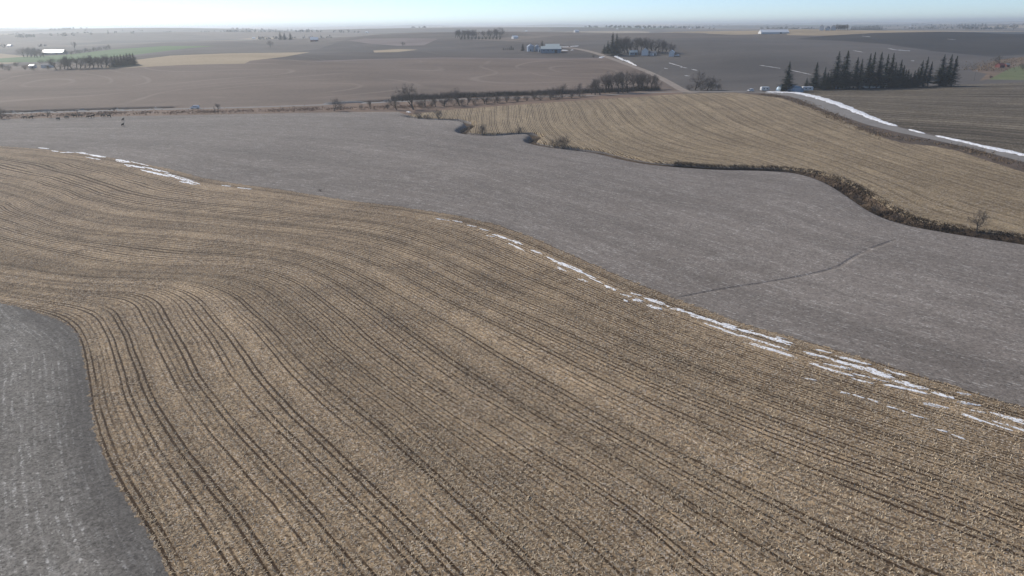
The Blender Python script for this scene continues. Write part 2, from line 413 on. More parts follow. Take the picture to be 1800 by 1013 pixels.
FIELDS = [
    ('grey_field', 'far_grey', wpoly([(985, 80), (1060, 100), (1205, 162), (1345, 162), (1440, 158), (1700, 149), (2100, 140), (2100, 56), (1800, 56), (1540, 59), (1400, 66), (1200, 67), (1000, 72)])),
    ('black_field', 'far_dark', wpoly([(1395, 69), (1450, 63), (1540, 58), (1650, 56), (1800, 56), (2100, 57), (2100, 94), (1800, 96), (1745, 100), (1690, 95), (1640, 90), (1560, 78), (1480, 72)])),
    ('worked_field', 'far_hill', wpoly([(470, 104), (480, 96), (560, 86), (600, 73), (700, 67.5), (800, 68.5), (900, 73), (985, 78), (1060, 98), (1060, 104), (1000, 106), (780, 104), (640, 107), (560, 110)])),
    ('worked_field', 'far_mauve', wpoly([(610, 71), (640, 68), (720, 67.5), (770, 68.5), (745, 80), (700, 81), (650, 77)])),
    ('harvested_field', 'far_big', wpoly([(-500, 122), (0, 124), (95, 124), (180, 119), (240, 107), (330, 112), (430, 108), (470, 104), (560, 107), (640, 104), (780, 101), (900, 102.5), (1000, 103), (1062, 101.5), (1095, 112), (1136, 127), (1162, 139), (1200, 160), (1069, 167), (824, 174), (689, 179.5), (433, 189), (200, 194), (0, 200), (-500, 212)])),
    ('stubble_strip', 'tan_strip', wpoly([(170, 122), (235, 106), (300, 98), (400, 94), (545, 92), (500, 100), (440, 107), (430, 112), (330, 114)])),
    ('pale_crest_line', 'far_mauve', wpoly([(540, 108.5), (560, 107.2), (640, 104.4), (780, 101.4), (900, 102.6), (1000, 103.2), (1062, 101.6), (1062, 103.2), (1000, 104.8), (900, 104.2), (780, 103), (640, 106), (560, 109)], 4)),  # lighter crest put into the colour so the rise reads as rounded
    ('stubble_strip', 'tan_strip', wpoly([(656, 89), (700, 86.5), (735, 87.5), (700, 91.5), (658, 92.5)])),
    ('rye_field', 'green', wpoly([(-300, 108), (0, 103), (40, 100), (110, 97), (200, 87), (290, 81), (380, 81), (330, 85), (250, 95), (235, 97), (200, 101), (100, 109), (0, 110), (-300, 114)])),
    ('lawn', 'lawn', wpoly([(1738, 140), (1768, 121), (1800, 112), (2000, 100), (2000, 139), (1800, 141)])),
    ('brush_ground', 'brush_ground', wpoly([(1708, 125), (1745, 107), (1800, 100), (2000, 92), (2000, 104), (1800, 113), (1772, 122), (1740, 139), (1722, 142), (1735, 130)])),
    ('corn_field', 'corn_dark', wpoly([(1345, 160.5), (1400, 162.5), (1434, 168), (1475, 181), (1517, 199), (1575, 222), (1650, 238), (1700, 249), (1800, 273), (1950, 309), (2200, 370), (2400, 300), (2300, 140), (1800, 145), (1700, 149), (1650, 151), (1580, 153.5), (1500, 156.5), (1430, 158.5), (1390, 160)])),
    ('road_verge', 'ditch', wpoly([(1300, 161), (1345, 163), (1388, 167), (1434, 183), (1475, 200), (1527, 216), (1579, 229), (1641, 243), (1700, 255), (1800, 281), (1950, 320), (2200, 385), (2300, 445), (1950, 350), (1800, 308), (1750, 291), (1682, 269), (1641, 260), (1589, 255), (1558, 247), (1517, 231), (1465, 207), (1413, 189), (1371, 175), (1330, 169)])),
    ('road_verge', 'verge', wpoly([(-500, 226), (0, 211), (150, 207), (300, 203.5), (433, 201), (600, 198), (700, 197), (716, 203), (780, 195), (860, 189), (1000, 179), (1100, 173), (1200, 166), (1200, 160), (1069, 165), (824, 172), (689, 177.5), (433, 187), (200, 192.5), (0, 198), (-500, 210)])),
    ('corn_field', 'corn_hill', wpoly(tan_top + CREEK[::-1])),
    ('bean_field', 'bean_mid', wpoly(B_EDGE + CREEK[::-1] + [(700, 196.5), (600, 197.5), (433, 200.5), (300, 203), (150, 206), (0, 210), (-400, 222)])),
    ('creek_bank', 'bank', np.vstack([rows_offset(CREEK_W, np.linspace(1.7, 4.4, len(CREEK_W))[:, None]), rows_offset(CREEK_W, -np.linspace(1.4, 1.8, len(CREEK_W))[:, None])[::-1]])),  # bank grass, coloured dark and spread wide to carry the far bank's shade
    ('bean_field', 'bean_left', wpoly(A_EDGE + [(-500, 1240), (-500, 480)])),
    ('corn_field', 'corn', ragged(B_EDGE + [(2500, 1000), (2500, 1240), (420, 1240)] + A_EDGE[::-1][1:])),
    ('gravel_road', 'gravel', ribbon(ew, 6.5)),
    ('gravel_road', 'gravel_pale', ribbon(north, 6.5)),
    ('gravel_road', 'gravel', wpoly(road_up + road_low[::-1])),
]
# ---------------------------------------------------------------- one triangulation of the whole country, cut along the outlines
RMAX = 25000.0
vx, ed = [], []
rings = 24 * 1.016 ** np.arange(int(math.log(RMAX / 24) / math.log(1.016)) + 1)
for k, r in enumerate(rings):
    az = np.arange(R(-58), R(58), .016) + (k % 2) * .008
    rr = r * (1 + rng.uniform(-.002, .002, len(az)))
    vx.append(np.stack([rr * np.sin(az), rr * np.cos(az)], 1))
for r in 24 * 1.25 ** np.arange(32):
    az = np.arange(R(66), R(294), .16)
    vx.append(np.stack([min(r, RMAX) * np.sin(az), min(r, RMAX) * np.cos(az)], 1))
vx.append(np.array([[0., 0.], [3, -9], [-9, 4]]))
pts = np.vstack(vx)
vx = []
for pl, w, dep, bb in CARVES:                # clean strips of vertices along every ditch
    m = np.where((pts[:, 0] > bb[0]) & (pts[:, 0] < bb[1]) & (pts[:, 1] > bb[2]) & (pts[:, 1] < bb[3]))[0]
    d = seg_dist(pts[m, 0], pts[m, 1], pl)
    pts = np.delete(pts, m[d < 2.0 * w], 0)
    for off in (0, .45, -.45, .7, -.7, .9, -.9, 1.1, -1.1, 1.35, -1.35, 1.7, -1.7):
        vx.append(rows_offset(pl, off * w))
pts = np.vstack([pts] + vx)
pts = pts[np.hypot(pts[:, 0], pts[:, 1]) <= RMAX * 1.01]
base_n = len(pts)
for name, mk, pg in FIELDS:
    i0 = len(pts)
    pts = np.vstack([pts, pg])
    n = len(pg)
    ed += [(i0 + i, i0 + (i + 1) % n) for i in range(n)]
res = delaunay_2d_cdt([Vector(p) for p in pts], ed, [], 0, 1e-3, False)
gv = np.array([(v.x, v.y) for v in res[0]])
gt = np.array([f for f in res[2]], dtype=np.int64)
cen = gv[gt].mean(1)
def inside(p, poly):
    """even-odd test"""
    lo, hi = poly.min(0), poly.max(0)
    m = np.where((p[:, 0] > lo[0]) & (p[:, 0] < hi[0]) & (p[:, 1] > lo[1]) & (p[:, 1] < hi[1]))[0]
    x, y = p[m, 0], p[m, 1]
    c = np.zeros(len(m), bool)
    a, b = poly, np.roll(poly, -1, 0)
    for (x0, y0), (x1, y1) in zip(a, b):
        if y0 == y1:
            continue
        s = (y0 > y) != (y1 > y)
        c ^= s & (x < (x1 - x0) * (y - y0) / (y1 - y0) + x0)
    o = np.zeros(len(p), bool)
    o[m] = c
    return o
owner = np.full(len(gt), -1)
for i, (name, mk, pg) in enumerate(FIELDS):
    owner[inside(cen, pg)] = i
gz = height(gv[:, 0], gv[:, 1])

# row number of a field: smooth surface through traced rows
def tps(guides):
    P, V = [], []
    acc, prev = 0.0, None
    for g in guides:
        w = cast(dens(g, 25))[:, :2]
        if prev is not None:
            d = seg_dist(w[:, 0], w[:, 1], prev)
            acc += float(np.median(np.sort(d)[: max(3, int(len(d) * .8))]))
        P.append(w[::2]); V.append(np.full(len(w[::2]), acc)); prev = w
    P, V = np.vstack(P), np.concatenate(V)
    sc = 100.0
    Q = P / sc
    D = np.linalg.norm(Q[:, None] - Q[None], axis=2)
    K = np.where(D > 0, D ** 2 * np.log(D + 1e-12), 0) + np.eye(len(Q)) * .004
    T = np.c_[np.ones(len(Q)), Q]
    S = np.block([[K, T], [T.T, np.zeros((3, 3))]])
    c = np.linalg.solve(S, np.r_[V, 0, 0, 0])
    def f(xy):
        out = np.empty(len(xy))
        for i in range(0, len(xy), 20000):
            X = xy[i:i + 20000] / sc
            d = np.linalg.norm(X[:, None] - Q[None], axis=2)
            out[i:i + 20000] = np.where(d > 0, d ** 2 * np.log(d + 1e-12), 0) @ c[:-3] + c[-3] + X @ c[-2:]
        return out
    return f
G1 = [(167, 523), (211, 533), (242, 561), (267, 608), (292, 655), (314, 697), (350, 738), (417, 825), (500, 912), (533, 965), (560, 1011)]
G2 = [(230, 504), (278, 517), (314, 536), (333, 561), (369, 622), (389, 661), (417, 697), (450, 735), (500, 787), (550, 838), (597, 883), (639, 922), (678, 963), (719, 1011)]
G3 = [(308, 500), (344, 514), (389, 542), (420, 580), (450, 620), (483, 667), (533, 722), (600, 778), (655, 835), (711, 888), (778, 950), (833, 1008)]
G4 = [(411, 500), (450, 517), (507, 563), (583, 627), (650, 683), (717, 730), (778, 785), (861, 855), (944, 925), (1000, 969), (1040, 1010)]
G5 = [(-220, 385), (-100, 405), (0, 428), (56, 442), (139, 462), (250, 474), (360, 476), (420, 476), (467, 485), (517, 510), (567, 550), (617, 600), (683, 653), (750, 700), (817, 743), (917, 805), (1000, 858), (1100, 926), (1183, 1009)]
U3 = [(-220, 318), (-100, 334), (0, 361), (56, 386), (111, 405), (167, 414), (250, 419), (361, 430), (450, 440), (517, 451), (593, 477), (650, 510), (717, 550), (783, 590), (850, 636), (950, 695), (1050, 753), (1117, 793), (1200, 838), (1350, 920), (1500, 1005)]
U2 = [(-220, 288), (-100, 296), (0, 314), (69, 330), (125, 350), (194, 367), (250, 375), (361, 386), (500, 400), (600, 410), (673, 424), (767, 458), (867, 508), (967, 548), (1067, 590), (1133, 620), (1267, 672), (1500, 757), (1800, 855)]
U1 = [(-220, 264), (-100, 264), (0, 269), (97, 276), (167, 289), (236, 310), (306, 328), (361, 340), (500, 355), (600, 370), (733, 387), (833, 420), (900, 450), (1033, 506), (1150, 560), (1233, 592), (1350, 634), (1500, 685), (1800, 780)]
bcut = [p for p in B_EDGE if -250 < p[0] < 2050]
acut = [p for p in A_EDGE if p[0] > -310]
row_corn = tps([acut, G1, G2, G3, G4, G5, U3, U2, U1, bcut])
C1 = [(0, 240), (300, 250), (500, 275), (800, 310), (1100, 400), (1400, 500), (1800, 610)]
C2 = [(0, 222), (400, 214), (700, 225), (900, 258), (1200, 312), (1450, 350), (1560, 400), (1800, 450)]
row_mid = tps([bcut, C1, C2])
row_hill = tps([[(1040, 190), (1062, 215), (1100, 245), (1180, 275), (1300, 290)], [(1180, 178), (1240, 215), (1330, 250), (1450, 285), (1560, 330), (1640, 370), (1750, 395)], [(1330, 172), (1450, 222), (1580, 270), (1700, 305), (1800, 330)]])
row_dark = tps([[(1600, 225), (1700, 230), (1800, 240)], [(1500, 180), (1650, 190), (1800, 195)], [(1450, 160), (1600, 160), (1800, 158)]])
row_left = tps([acut[4:-2], [(90, 620), (95, 700), (105, 800), (130, 900), (170, 1010)], [(20, 620), (20, 700), (22, 800), (30, 900), (45, 1010)]])
ROWS = {'corn': row_corn, 'bean_mid': row_mid, 'corn_hill': row_hill, 'corn_dark': row_dark, 'bean_left': row_left}
def tag(o, label=None, cat=None, group=None, kind=None):
    for k, v in (('label', label), ('category', cat), ('group', group), ('kind', kind)):
        if v:
            o[k] = v
    return o
def raw_mesh(name, co, faces_flat, nper, mat):
    me = bpy.data.meshes.new(name)
    nf = len(faces_flat) // nper
    me.vertices.add(len(co)); me.vertices.foreach_set('co', np.asarray(co, dtype=np.float32).ravel())
    me.loops.add(len(faces_flat)); me.loops.foreach_set('vertex_index', np.asarray(faces_flat, dtype=np.int32))
    me.polygons.add(nf); me.polygons.foreach_set('loop_start', np.arange(0, nf * nper, nper, dtype=np.int32))
    me.update(calc_edges=True)
    if mat:
        me.materials.append(mat)
    return me
def link(name, me, parent=None):
    o = bpy.data.objects.new(name, me)
    col.objects.link(o)
    o.parent = parent
    return o
def ground_piece(name, mk, tris, label):
    ids, inv = np.unique(tris.ravel(), return_inverse=True)
    co = np.c_[gv[ids], gz[ids]]
    me = raw_mesh(name, co, inv, 3, M[mk])
    me.polygons.foreach_set('use_smooth', np.ones(len(me.polygons), bool))
    if mk in ROWS:
        a = me.attributes.new('row', 'FLOAT', 'POINT')
        a.data.foreach_set('value', ROWS[mk](gv[ids]).astype(np.float32))
    return tag(link(name, me), label, kind='structure')
GLAB = {'far_grey': 'grey brown worked field behind the spruces right of the junction', 'far_dark': 'nearly black ploughed field along the crest at upper right', 'far_hill': 'dark field on the hill behind the grain bins', 'far_mauve': 'mauve patch on the hilltop left of centre', 'far_big': 'wide brown harvested field beyond the road', 'tan_strip': 'pale tan stubble strip in the far fields', 'green': 'green strip of winter rye at far left', 'lawn': 'faded green lawn at the right edge', 'brush_ground': 'brushy brown ground around the red shed', 'corn_dark': 'dark stubble field beside the gravel road at right', 'ditch': 'dark grassy verge below the curving gravel road', 'verge': 'reddish dry grass verge along the straight road', 'corn_hill': 'tan corn stubble hill above the creek', 'bean_mid': 'smooth mauve grey bean field across the middle', 'bank': 'brown grassy creek bank winding between two fields', 'bean_left': 'grey bean field at lower left with pale streaks', 'corn': 'large corn stubble field with curving rows in front', 'gravel': 'grey gravel road', 'gravel_pale': 'pale gravel road climbing towards the bins'}
ground_piece('ground', 'country', gt[owner == -1], 'patchwork of far farmland reaching to the horizon')
for i, (name, mk, pg) in enumerate(FIELDS):
    t = gt[owner == i]
    if len(t):
        ground_piece(name, mk, t, GLAB[mk])

# ---------------------------------------------------------------- loose residue on the corn field
def mat_tint(name, c1, c2, rough=.9):
    n = NT(name, rough)
    return n.col(n.mix(n.attr('tint'), c1, c2))
M['straw'] = mat_tint('corn_residue', (.19, .135, .085), (.80, .66, .46))
M['drygrass'] = mat_tint('dry_grass', (.13, .09, .06), (.38, .28, .18))
M['creekgrass'] = mat_tint('creek_grass', (.05, .038, .028), (.15, .11, .075))
M['redgrass'] = mat_tint('dry_verge_grass', (.17, .10, .07), (.40, .27, .18))
M['darkbrush'] = mat_tint('dark_brush', (.055, .045, .038), (.13, .10, .08))
M['woods'] = mat_tint('far_woods', (.05, .05, .045), (.12, .10, .085))
CORN_POLY = [pg for n_, mk, pg in FIELDS if mk == 'corn'][0]
def residue():
    N = 470000
    r0, r1, re = 36.0, 62.0, 210.0
    u = rng.random(N)
    a1, a2 = (r1 ** 2 - r0 ** 2) / 2, r1 ** 2 * math.log(re / r1)
    inner = u * (a1 + a2) < a1
    r = np.where(inner, np.sqrt(r0 ** 2 + 2 * u * (a1 + a2)), r1 * np.exp(np.clip((u * (a1 + a2) - a1) / r1 ** 2, 0, 9)))
    az = rng.uniform(R(-50), R(50), N)
    p = np.stack([r * np.sin(az), r * np.cos(az)], 1)
    p = p[inside(p, CORN_POLY)]
    v = row_corn(p)
    q = v / ROW
    idx, fr = np.floor(q), q - np.floor(q)
    m8 = np.mod(idx, 8)
    trackrow = (m8 < 1.5) | (m8 == 5) | (m8 == 4)
    near = np.abs(fr - .5) < .2
    keep = ~(near & trackrow & (rng.random(len(p)) < .9)) & ~(near & (rng.random(len(p)) < .6))
    # thinner and thicker patches
    pat = np.sin(p[:, 0] / 7.3 + 2 * np.sin(p[:, 1] / 11)) * np.sin(p[:, 1] / 9.1 + 1.7 * np.sin(p[:, 0] / 13))
    keep &= rng.random(len(p)) < .78 + .22 * pat
    p = p[keep]
    n = len(p)
    ln = rng.uniform(.10, .38, n); wd = rng.uniform(.02, .075, n)
    yaw = rng.uniform(0, math.pi, n); tilt = rng.normal(0, .28, n)
    tall = rng.random(n) < .10                       # cut stalks still standing
    tilt = np.where(tall, rng.uniform(.9, 1.5, n), tilt)
    ln = np.where(tall, rng.uniform(.18, .38, n), ln)
    wd = np.where(tall, .035, wd)
    dx, dy, dz = np.cos(yaw) * np.cos(tilt), np.sin(yaw) * np.cos(tilt), np.abs(np.sin(tilt))
    nx, ny = -np.sin(yaw), np.cos(yaw)
    z = height(p[:, 0], p[:, 1]) + rng.uniform(.01, .06, n)
    roll = rng.normal(0, .35, n)
    co = np.empty((n, 4, 3))
    for k, (s, t) in enumerate(((0, -1), (1, -1), (1, 1), (0, 1))):
        co[:, k, 0] = p[:, 0] + dx * ln * s + nx * wd * t / 2
        co[:, k, 1] = p[:, 1] + dy * ln * s + ny * wd * t / 2
        co[:, k, 2] = z + dz * ln * s + np.sin(roll) * wd * t / 2
    me = raw_mesh('corn_residue', co.reshape(-1, 3), np.arange(n * 4), 4, M['straw'])
    a = me.attributes.new('tint', 'FLOAT', 'FACE')
    a.data.foreach_set('value', np.clip(rng.beta(2, 2, n), 0, 1).astype(np.float32))
    tag(link('corn_residue', me), 'broken pale corn stalks and husks scattered over the stubble field', kind='stuff')
residue()

def tufts(name, p, hgt, wid, mat, label, blades=4, lean=.5):
    """dry grass or brush: a few leaning blades at each point"""
    n = len(p) * blades
    P = np.repeat(p, blades, 0) + rng.normal(0, .22, (n, 2))
    h = hgt * rng.uniform(.45, 1.25, n)
    w = wid * rng.uniform(.6, 1.4, n)
    yaw = rng.uniform(0, 2 * math.pi, n)
    lx, ly = rng.normal(0, lean, n) * h, rng.normal(0, lean, n) * h
    z = height(P[:, 0], P[:, 1]) - .05
    co = np.empty((n, 3, 3))
    cx, cy = np.cos(yaw) * w / 2, np.sin(yaw) * w / 2
    co[:, 0] = np.c_[P[:, 0] - cx, P[:, 1] - cy, z]
    co[:, 1] = np.c_[P[:, 0] + cx, P[:, 1] + cy, z]
    co[:, 2] = np.c_[P[:, 0] + lx, P[:, 1] + ly, z + h]
    me = raw_mesh(name, co.reshape(-1, 3), np.arange(n * 3), 3, mat)
    a = me.attributes.new('tint', 'FLOAT', 'FACE')
    a.data.foreach_set('value', rng.beta(2, 2, n).astype(np.float32))
    return tag(link(name, me), label, kind='stuff')
def along(pl, n, spread, shift=0.0, dens_f=None):
    """n random points beside a world polyline"""
    seg = np.linalg.norm(np.diff(pl, axis=0), axis=1)
    cum = np.r_[0, np.cumsum(seg)]
    s = rng.random(n) * cum[-1]
    if dens_f is not None:
        s = s[rng.random(n) < dens_f(s / cum[-1])]
    k = np.clip(np.searchsorted(cum, s) - 1, 0, len(seg) - 1)
    t = (s - cum[k]) / seg[k]
    base = pl[k] + (pl[k + 1] - pl[k]) * t[:, None]
    d = (pl[k + 1] - pl[k]) / seg[k][:, None]
    off = rng.normal(shift, spread, len(s))
    return base + np.stack([-d[:, 1], d[:, 0]], 1) * off[:, None]
patchy = lambda s: .55 + .45 * np.sin(s * 71) * np.sin(s * 37 + 1)
cr2 = CREEK_W[CREEK_W[:, 0] > 55]
tufts('creek_grass', np.vstack([along(CREEK_W, 8000, 1.1, .9, patchy), along(cr2, 5000, 1.3, 3.2, patchy)]), .42, .16, M['creekgrass'], 'dry brown grass tangled along the winding creek bank')
tufts('creek_brush', along(cr2, 3000, 1.1, 1.7, lambda s: np.clip(.5 * np.sin(s * 23) + .7, 0, 1)), .85, .12, M['darkbrush'], 'dark leafless brush filling the creek ditch at right')
vp = cast(dens([(-300, 215), (0, 205), (100, 202.5), (200, 199.5), (300, 198), (433, 195.5), (567, 192), (689, 188.5), (760, 187)], 8))[:, :2]
tufts('verge_grass', along(vp, 6000, 5.0, 0, patchy), .6, .35, M['redgrass'], 'reddish dry grass on the verge of the straight road', 3)
vr = cast(dens([(1345, 166), (1400, 176), (1450, 197), (1510, 224), (1560, 240), (1640, 251), (1700, 262), (1800, 294), (1950, 335)], 8))[:, :2]
tufts('ditch_grass', along(vr, 4500, 2.2, 0, patchy), .6, .25, M['drygrass'], 'dull dry grass in the ditch below the curving gravel road', 3)
br = cast(dens([(690, 178), (760, 174), (824, 171), (924, 167.5), (1000, 164.5), (1069, 162), (1120, 160), (1160, 157)], 5))[:, :2]
tufts('roadside_brush', along(br, 8500, 2.6, 0, lambda s: .45 + .55 * np.sin(s * 19) ** 2), 2.6, .25, M['darkbrush'], 'dark leafless brush under the roadside trees', 3, .35)
bb_ = cast(dens([(1712, 124), (1745, 110), (1800, 103), (1900, 98)], 5))[:, :2]
tufts('yard_brush', along(bb_, 1500, 9.0, -6), 1.0, .4, M['drygrass'], 'rusty brown weeds around the red shed', 3)

# ---------------------------------------------------------------- old snow lying in drifts
def mat_snow():
    n = NT('old_snow', .7, .3)
    f = n.noise(n.pos, 1.3, 4, .65)
    n.bump(f, .4, .08)
    n.b.inputs['Subsurface Weight'].default_value = 0.0
    r, g, b = n.vor(n.pos, 3.2)
    c = n.mix(n.rng(f, .3, .75), (.78, .80, .83), (.92, .93, .94))
    edge = n.rng(n.noise(n.pos, .9, 3, .6), .42, .62, .06, .26)
    return n.col(n.mix(n.math('LESS_THAN', r, edge), c, (.42, .35, .27)))
M['snow'] = mat_snow()
def mat_thin_snow():
    n = NT('thin_dirty_snow', .8, .2)
    f = n.noise(n.pos, .5, 4, .7)
    return n.col(n.mix(n.rng(f, .35, .65), (.24, .23, .22), (.66, .67, .69)))
M['thin_snow'] = mat_thin_snow()
def wob(t, ph, k):
    return .5 * np.sin(t * k + ph) + .3 * np.sin(t * k * 2.3 + ph * 1.7) + .2 * np.sin(t * k * 5.1 + ph * 2.9)
def snow(name, strokes, label, hgt=.12, thin=1.0):
    CO, FC, off = [], [], 0
    todo = []
    for x0, y0, x1, y1, w in strokes:
        w *= thin                                    # a drift is a bundle of thin streaks
        todo.append((x0, y0, x1, y1, w * .52))
        for k in range(3):
            a, b = sorted((random.uniform(-.12, .8), random.uniform(.2, 1.12)))
            o = random.uniform(-.62, .62) * w
            todo.append((x0 + (x1 - x0) * a, y0 + (y1 - y0) * a + o, x0 + (x1 - x0) * b, y0 + (y1 - y0) * b + o, w * random.uniform(.18, .42)))
    for st in todo:
        x0, y0, x1, y1, w = st[:5]
        ab = cast([(x0, y0), (x1, y1), ((x0 + x1) / 2, (y0 + y1) / 2 - w / 2), ((x0 + x1) / 2, (y0 + y1) / 2 + w / 2)])[:, :2]
        a, b = ab[0], ab[1]
        L = np.linalg.norm(b - a)
        if L < .2 or L > 400:
            continue
        d = (b - a) / L
        nrm = np.array([-d[1], d[0]])
        W = max(.12, abs((ab[2] - ab[3]) @ nrm)) * 1.2
        nu, nv = int(np.clip(L / .6, 14, 70)), 9
        t = np.linspace(0, 1, nu)[:, None]
        s = np.linspace(-1, 1, nv)[None, :]
        ph = random.uniform(0, 40)
        half = W / 2 * np.sqrt(np.clip(1 - (2 * t - 1) ** 2, 0, 1)) ** .7 * (1 + .75 * wob(t * L, ph, 1.7))
        lat = wob(t * L, ph + 5, .5) * W * .22 + s * half
        x = a[0] + d[0] * t * L + nrm[0] * lat
        y = a[1] + d[1] * t * L + nrm[1] * lat
        prof = (1 - s ** 2) * (.6 + .4 * np.sqrt(np.clip(1 - (2 * t - 1) ** 2, 0, 1)))
        hole = wob(t * L + 0 * s, ph + 9, 2.1) * .7 + wob(s * 3 + t * L * .6, ph + 2, 2.0) * .9
        z = height(x, y) + hgt * (prof * (1 + hole) - .16 + .2 * hole) + .02
        z[:, 0] = height(x, y)[:, 0] - .08
        z[:, -1] = height(x, y)[:, -1] - .08
        CO.append(np.stack([x, y, z], 2).reshape(-1, 3))
        i = np.arange(nu * nv).reshape(nu, nv)
        FC.append(np.stack([i[:-1, :-1], i[1:, :-1], i[1:, 1:], i[:-1, 1:]], 2).reshape(-1, 4) + off)
        off += nu * nv
    me = raw_mesh(name, np.vstack(CO), np.vstack(FC).ravel(), 4, M['thin_snow' if thin < .5 else 'snow'])
    me.polygons.foreach_set('use_smooth', np.ones(len(me.polygons), bool))
    return tag(link(name, me), label, kind='stuff')
snow('snow_drift', [
    (767, 385, 790, 388, 1.3), (795, 388, 813, 391, 1.3), (820, 396, 838, 399, 1.5), (842, 402, 860, 406, 1.4), (867, 412, 893, 421, 3), (893, 421, 920, 431, 3), (893, 428, 920, 440, 1.6), (855, 414, 870, 417, 1.2), (933, 440, 953, 446, 2.2), (960, 451, 1000, 469, 4.5), (990, 465, 1047, 490, 5.5), (980, 471, 997, 478, 2.5), (1017, 491, 1033, 496, 3), (1035, 488, 1060, 499, 2), (1062, 502, 1084, 510, 4), (1092, 518, 1111, 522, 2.6), (1109, 515, 1129, 520, 1.7), (1132, 523, 1168, 534, 5), (1112, 526, 1131, 530, 3.5), (1136, 537, 1164, 543, 5), (1178, 542, 1220, 552, 4), (1213, 554, 1262, 568, 5.5), (1250, 564, 1300, 580, 6), (1235, 567, 1300, 590, 3.5), (1096, 528, 1104, 530, 2.5), (1170, 537, 1178, 540, 1.5),
    (1296, 578, 1345, 592, 6), (1338, 590, 1392, 607, 6), (1300, 589, 1383, 614, 4), (1320, 605, 1397, 628, 3.5), (1364, 593, 1383, 596, 2.2), (1411, 618, 1467, 632, 4), (1450, 629, 1520, 648, 7), (1505, 644, 1575, 665, 7), (1433, 615, 1464, 621, 2.5), (1475, 629, 1532, 642, 4), (1558, 651, 1596, 662, 4), (1450, 639, 1500, 650, 3), (1422, 639, 1500, 661, 4), (1497, 665, 1536, 675, 4), (1500, 657, 1558, 671, 3), (1567, 668, 1636, 686, 7), (1558, 676, 1636, 694, 5.5), (1636, 689, 1675, 701, 4), (1622, 708, 1669, 718, 4), (1686, 707, 1725, 713, 3.5), (1681, 690, 1708, 695, 2), (1703, 721, 1733, 726, 2.5), (1736, 724, 1830, 750, 7), (1820, 746, 1900, 770, 6), (1689, 728, 1780, 758, 4), (1744, 740, 1850, 772, 5), (1478, 689, 1495, 693, 2), (1500, 694, 1520, 700, 1.8), (1525, 701, 1544, 707, 2.2), (1558, 714, 1595, 725, 1.5), (1600, 728, 1630, 737, 1.5), (1411, 664, 1436, 669, 2.5), (1644, 754, 1665, 760, 2), (1672, 764, 1697, 773, 2)],
     'broken white snow streaks along the edge of the corn stubble', .05)
snow('snow_drift', [(67, 260, 86, 262, 1.4), (90, 265, 104, 267, 1.2), (106, 268, 130, 268.5, 2), (133, 268, 160, 272, 2.4), (158, 272, 186, 276, 2.4), (150, 276, 175, 281, 1.4), (203, 281, 230, 286, 4), (219, 289, 256, 296, 3.5), (250, 293, 294, 303, 3.4), (250, 300, 300, 311, 3.6), (295, 308, 353, 324, 4), (314, 319, 347, 325, 3), (230, 284, 262, 292, 2), (389, 326, 405, 327.5, 1.6), (417, 330, 441, 333, 1.5)],
     'thin line of snow at the upper left edge of the stubble', .05)
def snow_band(name, line, label, hgt=.4):
    """ploughed-up snow along a road: line of (x, y, width) in the picture"""
    L3 = np.array(line, float)
    c = np.array(smooth([(a, b) for a, b, w in line], 2))
    w = np.interp(c[:, 0], L3[:, 0], L3[:, 2]) * 1.35
    q = np.array(dens([tuple(v) for v in c], 1.6))
    w = np.interp(q[:, 0], c[:, 0], w)
    up, lo = cast(np.c_[q[:, 0], q[:, 1] - w / 2])[:, :2], cast(np.c_[q[:, 0], q[:, 1] + w / 2])[:, :2]
    mid, half = (up + lo) / 2, np.linalg.norm(up - lo, axis=1) / 2
    d = np.gradient(mid, axis=0)
    nrm = np.stack([-d[:, 1], d[:, 0]], 1) / (np.linalg.norm(d, axis=1)[:, None] + 1e-9)
    half = half * np.abs(((up - lo) / (np.linalg.norm(up - lo, axis=1)[:, None] + 1e-9) * nrm).sum(1))
    t = np.r_[0, np.cumsum(np.linalg.norm(np.diff(mid, axis=0), axis=1))]
    ends = np.clip(np.minimum(t, t[-1] - t) / 3.0, 0.02, 1)
    half = (half * (1 + .35 * wob(t, 3, .35) + .25 * wob(t, 8, 1.5)) + .1) * ends ** .5
    nv = 9
    s = np.linspace(-1, 1, nv)[None, :]
    X = mid[:, :1] + nrm[:, :1] * s * half[:, None]
    Y = mid[:, 1:] + nrm[:, 1:] * s * half[:, None]
    Z = height(X, Y) + hgt * ends[:, None] * (1 - s ** 2) * (.8 + .25 * wob(t[:, None] + s * 2, 4, 1.3)) - .04
    i = np.arange(X.size).reshape(X.shape)
    F = np.stack([i[:-1, :-1], i[1:, :-1], i[1:, 1:], i[:-1, 1:]], 2).reshape(-1, 4)
    me = raw_mesh(name, np.stack([X, Y, Z], 2).reshape(-1, 3), F.ravel(), 4, M['snow'])
    me.polygons.foreach_set('use_smooth', np.ones(len(me.polygons), bool))
    return tag(link(name, me), label, kind='stuff')
snow_band('snow_bank', [(1345, 161.8, 1.2), (1375, 162, 1.8), (1402, 163.2, 2.4), (1434, 170.5, 4.2), (1475, 183.2, 5.5), (1517, 201, 5.5), (1548, 213.5, 4.0), (1578, 222.5, 1.8)], 'long white snow bank on the far side of the curving road')
snow_band('snow_bank', [(1596, 227, 1.6), (1608, 230.5, 2.4), (1627, 235.5, 1.4)], 'short piece of snow bank below the long one')
snow_band('snow_bank', [(1643, 238, 2.2), (1665, 243, 2.4), (1700, 250.5, 2.2), (1722, 256, 3.4), (1760, 264, 3.8), (1800, 272.5, 3.8), (1850, 285, 3.4), (1920, 302, 3)], 'lower stretch of roadside snow reaching the right edge')
